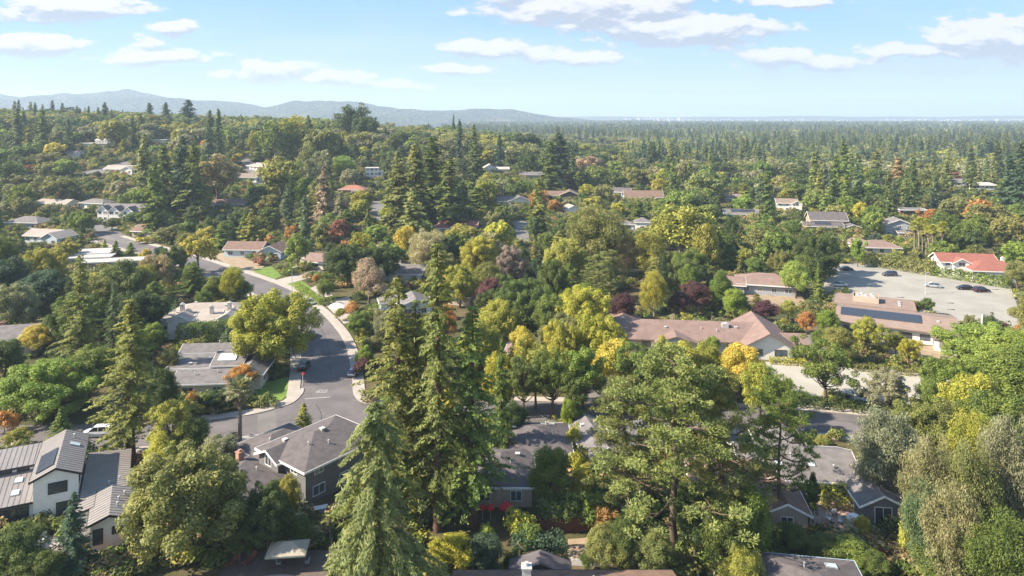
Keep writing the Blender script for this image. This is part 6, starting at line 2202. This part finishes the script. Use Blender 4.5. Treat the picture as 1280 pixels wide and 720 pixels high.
protos = [mid_mesh('redwood', 0), mid_mesh('redwood', 1), mid_mesh('fir', 0), mid_mesh('oak', 0), mid_mesh('oak', 1), mid_mesh('leafy', 0), mid_mesh('gum', 0),
          tiny_conifer(1), tiny_conifer(2), tiny_round(3), tiny_round(4), tiny_conifer(5, 26, 6.4), tiny_conifer(6, 26, 3.4), tiny_round(7, 13, 7.5)]
PH = [32, 32, 20, 12, 12, 12, 18, 26, 26, 13, 13, 26, 26, 13]
bands = [(560, 1150, 13.5, -.84, .84), (1150, 1900, 12.0, -.14, .84), (1900, 3000, 15, -.1, .84), (3000, 4600, 22, -.06, .84), (4600, 5700, 30, .06, .84)]
PX, PY, PS, PSX, PI_, PR, PT = [], [], [], [], [], [], []
for (y0, y1, sp_, t0, t1) in bands:
    n = int((t1 - t0) * (y1 ** 2 - y0 ** 2) / 2 / sp_ ** 2)
    y = np.sqrt(rngw.random(n) * (y1 ** 2 - y0 ** 2) + y0 ** 2)
    t = rngw.uniform(t0, t1, n)
    x = t * y
    cl = np.sin(x * .006 + 1.3) * np.sin(y * .004 + x * .002) + np.sin(x * .017 - y * .011) * .6
    con = np.clip(.20 + .36 * cl + .20 * sstep(900, 2500, y) + np.where(t < .04, -.34, .05) * (1 - sstep(1200, 2000, y)), .1, .93)
    isc = rngw.random(n) < con
    if y1 <= 1900:
        idx = np.where(isc, rngw.choice([0, 1, 2], n, p=[.45, .4, .15]), rngw.choice([3, 4, 5, 6], n))
    else:
        idx = np.where(isc, rngw.choice([7, 8, 11, 12], n), rngw.choice([9, 10, 13], n))
    Hh = np.where(isc, rngw.uniform(14, 32, n), rngw.uniform(9, 18, n)) * np.where(y > 3000, 1.05, 1)
    # trees on the crest stay below the photograph's skyline
    sky_u = [-.8, -.66, -.6, -.55, -.45, -.4, -.3, -.2, -.1, 0, .06, .1, .16, .22, .8]
    sky_v = [122, 126, 132, 139, 146, 144, 147, 158, 163, 171, 176, 178, 182, 150, 150]
    lim = CH + (VH - np.interp(t, sky_u, sky_v) + rngw.uniform(-4, 10, n) * (t < .02) * (rngw.random(n) < .4) * (1 - .8 * isc)) * y / F - zt(x, y)
    Hh = np.where(y < 1150, np.minimum(Hh, np.maximum(lim, 0)), Hh)
    ok = (Hh > 4.5)
    sc = Hh / np.array(PH)[idx]
    wide = np.where(isc, rngw.uniform(.8, 1.6, n), rngw.uniform(1.2, 1.9, n)) * np.where(y > 3000, 1.5, 1.0)
    pal_c = np.array([C_['db'], C_['dg'], C_['bl'], C_['rw'], C_['bl'], C_['bl']])
    pal_r = np.array([C_['dg'], C_['g'], C_['ol'], C_['ygd'], C_['bl'], C_['ol'], C_['gy']])
    tint = np.where(isc[:, None], pal_c[rngw.integers(0, 6, n)], pal_r[rngw.integers(0, 7, n)]) * rngw.uniform(.8, 1.2, (n, 1))
    keep = ok.copy()
    for (fx, fy, fr, *_q) in FOOT:
        if fy > 540:
            keep &= (x - fx) ** 2 + (y - fy) ** 2 > (fr + 4) ** 2
            # leave the line of sight to hillside houses open
            keep &= ~((y < fy) & (y > fy - 60) & (np.abs(x / y - fx / fy) * F < 9) & (Hh > 7))
    for a, b in ((PX, x), (PY, y), (PS, sc), (PSX, sc * wide), (PI_, idx), (PT, tint)):
        a.append(b[keep])
x, y, sc, sx, idx, tint = (np.concatenate(a) for a in (PX, PY, PS, PSX, PI_, PT))
N = len(x)
print('FAR TREES', N)


def scatter(name, x, y, sx, sc, idx, tint, protos):
    """one object of instances placed at points on the ground"""
    N = len(x)
    me = bpy.data.meshes.new(name)
    me.vertices.add(N)
    me.vertices.foreach_set('co', np.stack([x, y, zt(x, y)], -1).astype(np.float32).ravel())
    for nm, typ, arr in (('idx', 'INT', idx.astype(np.int32)), ('sc', 'FLOAT_VECTOR', np.stack([sx, sx, sc], -1)),
                         ('rot', 'FLOAT_VECTOR', np.stack([np.zeros(N), np.zeros(N), rngw.uniform(0, 6.28, N)], -1)), ('tint', 'FLOAT_VECTOR', tint)):
        a = me.attributes.new(nm, typ, 'POINT')
        a.data.foreach_set('value' if typ == 'INT' else 'vector', arr.ravel() if typ == 'INT' else arr.astype(np.float32).ravel())
    me.update()
    fw = link(bpy.data.objects.new(name, me))
    tag(fw, kind='stuff')
    src = bpy.data.collections.new(name + '_kinds')
    for k, pm in enumerate(protos):
        src.objects.link(bpy.data.objects.new('kind_%s_%02d' % (name, k), pm))
    ng = bpy.data.node_groups.new('scatter_' + name, 'GeometryNodeTree')
    ng.interface.new_socket('Geometry', in_out='INPUT', socket_type='NodeSocketGeometry')
    ng.interface.new_socket('Geometry', in_out='OUTPUT', socket_type='NodeSocketGeometry')
    gi, go = ng.nodes.new('NodeGroupInput'), ng.nodes.new('NodeGroupOutput')
    ci = ng.nodes.new('GeometryNodeCollectionInfo')
    ci.inputs['Collection'].default_value = src
    ci.inputs['Separate Children'].default_value = True
    ci.inputs['Reset Children'].default_value = True
    ip = ng.nodes.new('GeometryNodeInstanceOnPoints')
    ip.inputs['Pick Instance'].default_value = True

    def attr(nm, typ):
        q = ng.nodes.new('GeometryNodeInputNamedAttribute')
        q.data_type = typ
        q.inputs['Name'].default_value = nm
        return q.outputs['Attribute']

    e2r = ng.nodes.new('FunctionNodeEulerToRotation')
    ng.links.new(gi.outputs[0], ip.inputs['Points'])
    ng.links.new(ci.outputs[0], ip.inputs['Instance'])
    ng.links.new(attr('idx', 'INT'), ip.inputs['Instance Index'])
    ng.links.new(attr('rot', 'FLOAT_VECTOR'), e2r.inputs[0])
    ng.links.new(e2r.outputs[0], ip.inputs['Rotation'])
    ng.links.new(attr('sc', 'FLOAT_VECTOR'), ip.inputs['Scale'])
    ng.links.new(ip.outputs[0], go.inputs[0])
    fw.modifiers.new('scatter', 'NODES').node_group = ng


scatter('far_woodland', x, y, sx, sc, idx, tint, protos)


# low undergrowth between trees and houses
def bushlet(seed):
    V, v, wd = gen_broad(seed, 1.5, 1.2, 9, 22, .34, zb=0, shell=.4, flat=.8, limbs=0, crz=(.3, .5))
    return cards_mesh('undergrowth', V, v, LEAF_I)


ux, uy = [], []
urng = random.Random(4)
for k in range(30000):
    yq = 80 + (620 - 80) * urng.random() ** 1.15
    xq = urng.uniform(-.82, .82) * yq
    if vnoise_pt(xq, yq) < -.25 and yq < 300:
        continue
    if not blocked(xq, yq, .8):
        ux.append(xq)
        uy.append(yq)
ux, uy = np.array(ux), np.array(uy)
nU = len(ux)
pal = np.array([C_[k] for k in ('dg', 'g', 'ol', 'ygd', 'dk', 'dg', 'tan', 'gy', 'rw')])
us = rngw.uniform(.6, 1.5, nU) * (1 + uy / 420)
scatter('undergrowth', ux, uy, us, us * rngw.uniform(.6, 1.1, nU), rngw.integers(0, 3, nU), pal[rngw.integers(0, len(pal), nU)] * rngw.uniform(.75, 1.2, (nU, 1)), [bushlet(1), bushlet(2), bushlet(3)])

# the far town: pale blocks seen as one mass under the horizon
rg = random.Random(12)
mb = MB()
for k in range(420):
    u = rg.choice([rg.uniform(780, 860), rg.uniform(900, 1280), rg.uniform(1150, 1290), rg.uniform(760, 1000)])
    y = rg.uniform(5900, 7800)
    x = (u - 640) / F * y
    tall = 780 < u < 850 and rg.random() < .22
    w_, d_, h_ = rg.uniform(25, 70), rg.uniform(20, 50), (rg.uniform(34, 54) if tall else rg.uniform(18, 34))
    if tall:
        w_ = rg.uniform(18, 34)
    mb.box(x, x + w_, y, y + d_, -1, h_)
    if rg.random() < .5:
        mb.box(x + w_ * .2, x + w_ * .6, y + d_ * .2, y + d_ * .8, h_, h_ + 4)
ft = mb.build('far_town', M('far_town_walls', (.42, .41, .40), .9, (.28, .28, .29), .01))
tag(ft, kind='stuff')

# ------------------------------------------------------------------ labels for the trees: look, then what each stands by
LAND = [('the white modern house', -53, 95), ('the tall drooping cedar', -14, 77), ('the central redwood trio', -9, 90), ('the dark grey two storey house', -30, 100), ('the low grey-roofed house', 3, 104),
        ('the bamboo screen', 10, 98), ('the big spreading pine', 19, 84), ('the long grey shingled house', 44, 100), ('the silvery gum', 45, 85), ('the pale paved court', 70, 140),
        ('the long hall', 42, 165), ('the solar building', 93, 178), ('the parking lot', 125, 215), ('the red-tiled house', 155, 238), ('the palm cluster', 168, 275), ('the slate-grey gabled house', 172, 318),
        ('the orange brick wing', 143, 330), ('the brown hip-roofed house', 76, 218), ('the road junction', -34, 126), ('the stop lettering', -37, 136), ('the tan ranch house', -58, 140), ('the white villa', -74, 180),
        ('the curved street', -62, 205), ('the covered car', -49, 196), ('the blue-gabled house', -96, 272), ('the stepped white flat roofs', -150, 262), ('the white multi-gabled house', -196, 355),
        ('the left-edge gabled house', -115, 165), ('the street-side ranch house', -66, 256), ('the coral red roof', -26, 330), ('the silvery central gum', -27, 232), ('the pale garden cottage', -25, 190),
        ('the small pinkish roof', 2, 152), ('the side road', 19, 145), ('the yellow-green gum', 61, 255), ('the large olive-brown tree', 26, 224), ('the wide brown gabled house', 84, 450),
        ('the dark red-brown house', 35, 455), ('the blue solar panels', 122, 372), ('the terracotta villa', -100, 440), ('the square white house', -100, 500), ('the tan-brown round tree', -185, 440),
        ('the hillside road', -340, 570), ('the grey-white ranch house', -255, 470), ('the massive dark redwoods', 35, 520), ('the far white houses', 290, 520), ('the red-roofed corner', 190, 240),
        ('the white arched cottage', -15, 540), ('the grey cone conifer', -115, 430), ('the dark brown roof', -150, 312), ('the small white oak house', 155, 400), ('the gravel court', 95, 155)]
FORM = dict(oak='spreading', leafy='rounded', open='airy', gum='loose', redwood='tall conifer', fir='pyramidal conifer', deodar='drooping conifer', pine='open pine',
            cypress='slim', shrub='shrub')
NOUN = dict(oak='oak', leafy='tree', open='tree', gum='gum', redwood='', fir='', deodar='', pine='', cypress='cypress', shrub='')
seen = {}
for rec in TREES:
    o, kd, ck, x, y, H, r = rec
    if 'label' in o.keys():
        continue
    best = min(LAND, key=lambda L_: math.hypot(L_[1] - x, (L_[2] - y) * .8))
    dx, dy = x - best[1], y - best[2]
    dist = math.hypot(dx, dy)
    if dist < 9:
        rel = 'beside'
    elif abs(dy) > abs(dx):
        rel = ('' if dist < 22 else 'well ') + ('behind' if dy > 0 else 'before')
    else:
        rel = ('' if dist < 22 else 'well ') + ('right of' if dx > 0 else 'left of')
    base = '%s %s %s' % (HUMAN[ck], FORM[kd], NOUN[kd])
    seen.setdefault((base.strip(), rel + ' ' + best[0]), []).append(rec)
ORD = ['first', 'second', 'third', 'fourth', 'fifth', 'sixth', 'seventh', 'eighth', 'ninth', 'tenth', 'eleventh', 'twelfth', 'thirteenth', 'fourteenth', 'fifteenth', 'sixteenth', 'seventeenth', 'eighteenth', 'nineteenth', 'twentieth']
for (base, where), recs in seen.items():
    recs.sort(key=lambda q: q[3] / q[4])
    for i, rec in enumerate(recs):
        rec[0]['label'] = base + ' ' + where + ('' if len(recs) == 1 else ', %s from the left' % ORD[min(i, 19)])
for rec in TREES:
    if 'group' not in rec[0].keys():
        rec[0]['group'] = GROUPS[rec[1]]
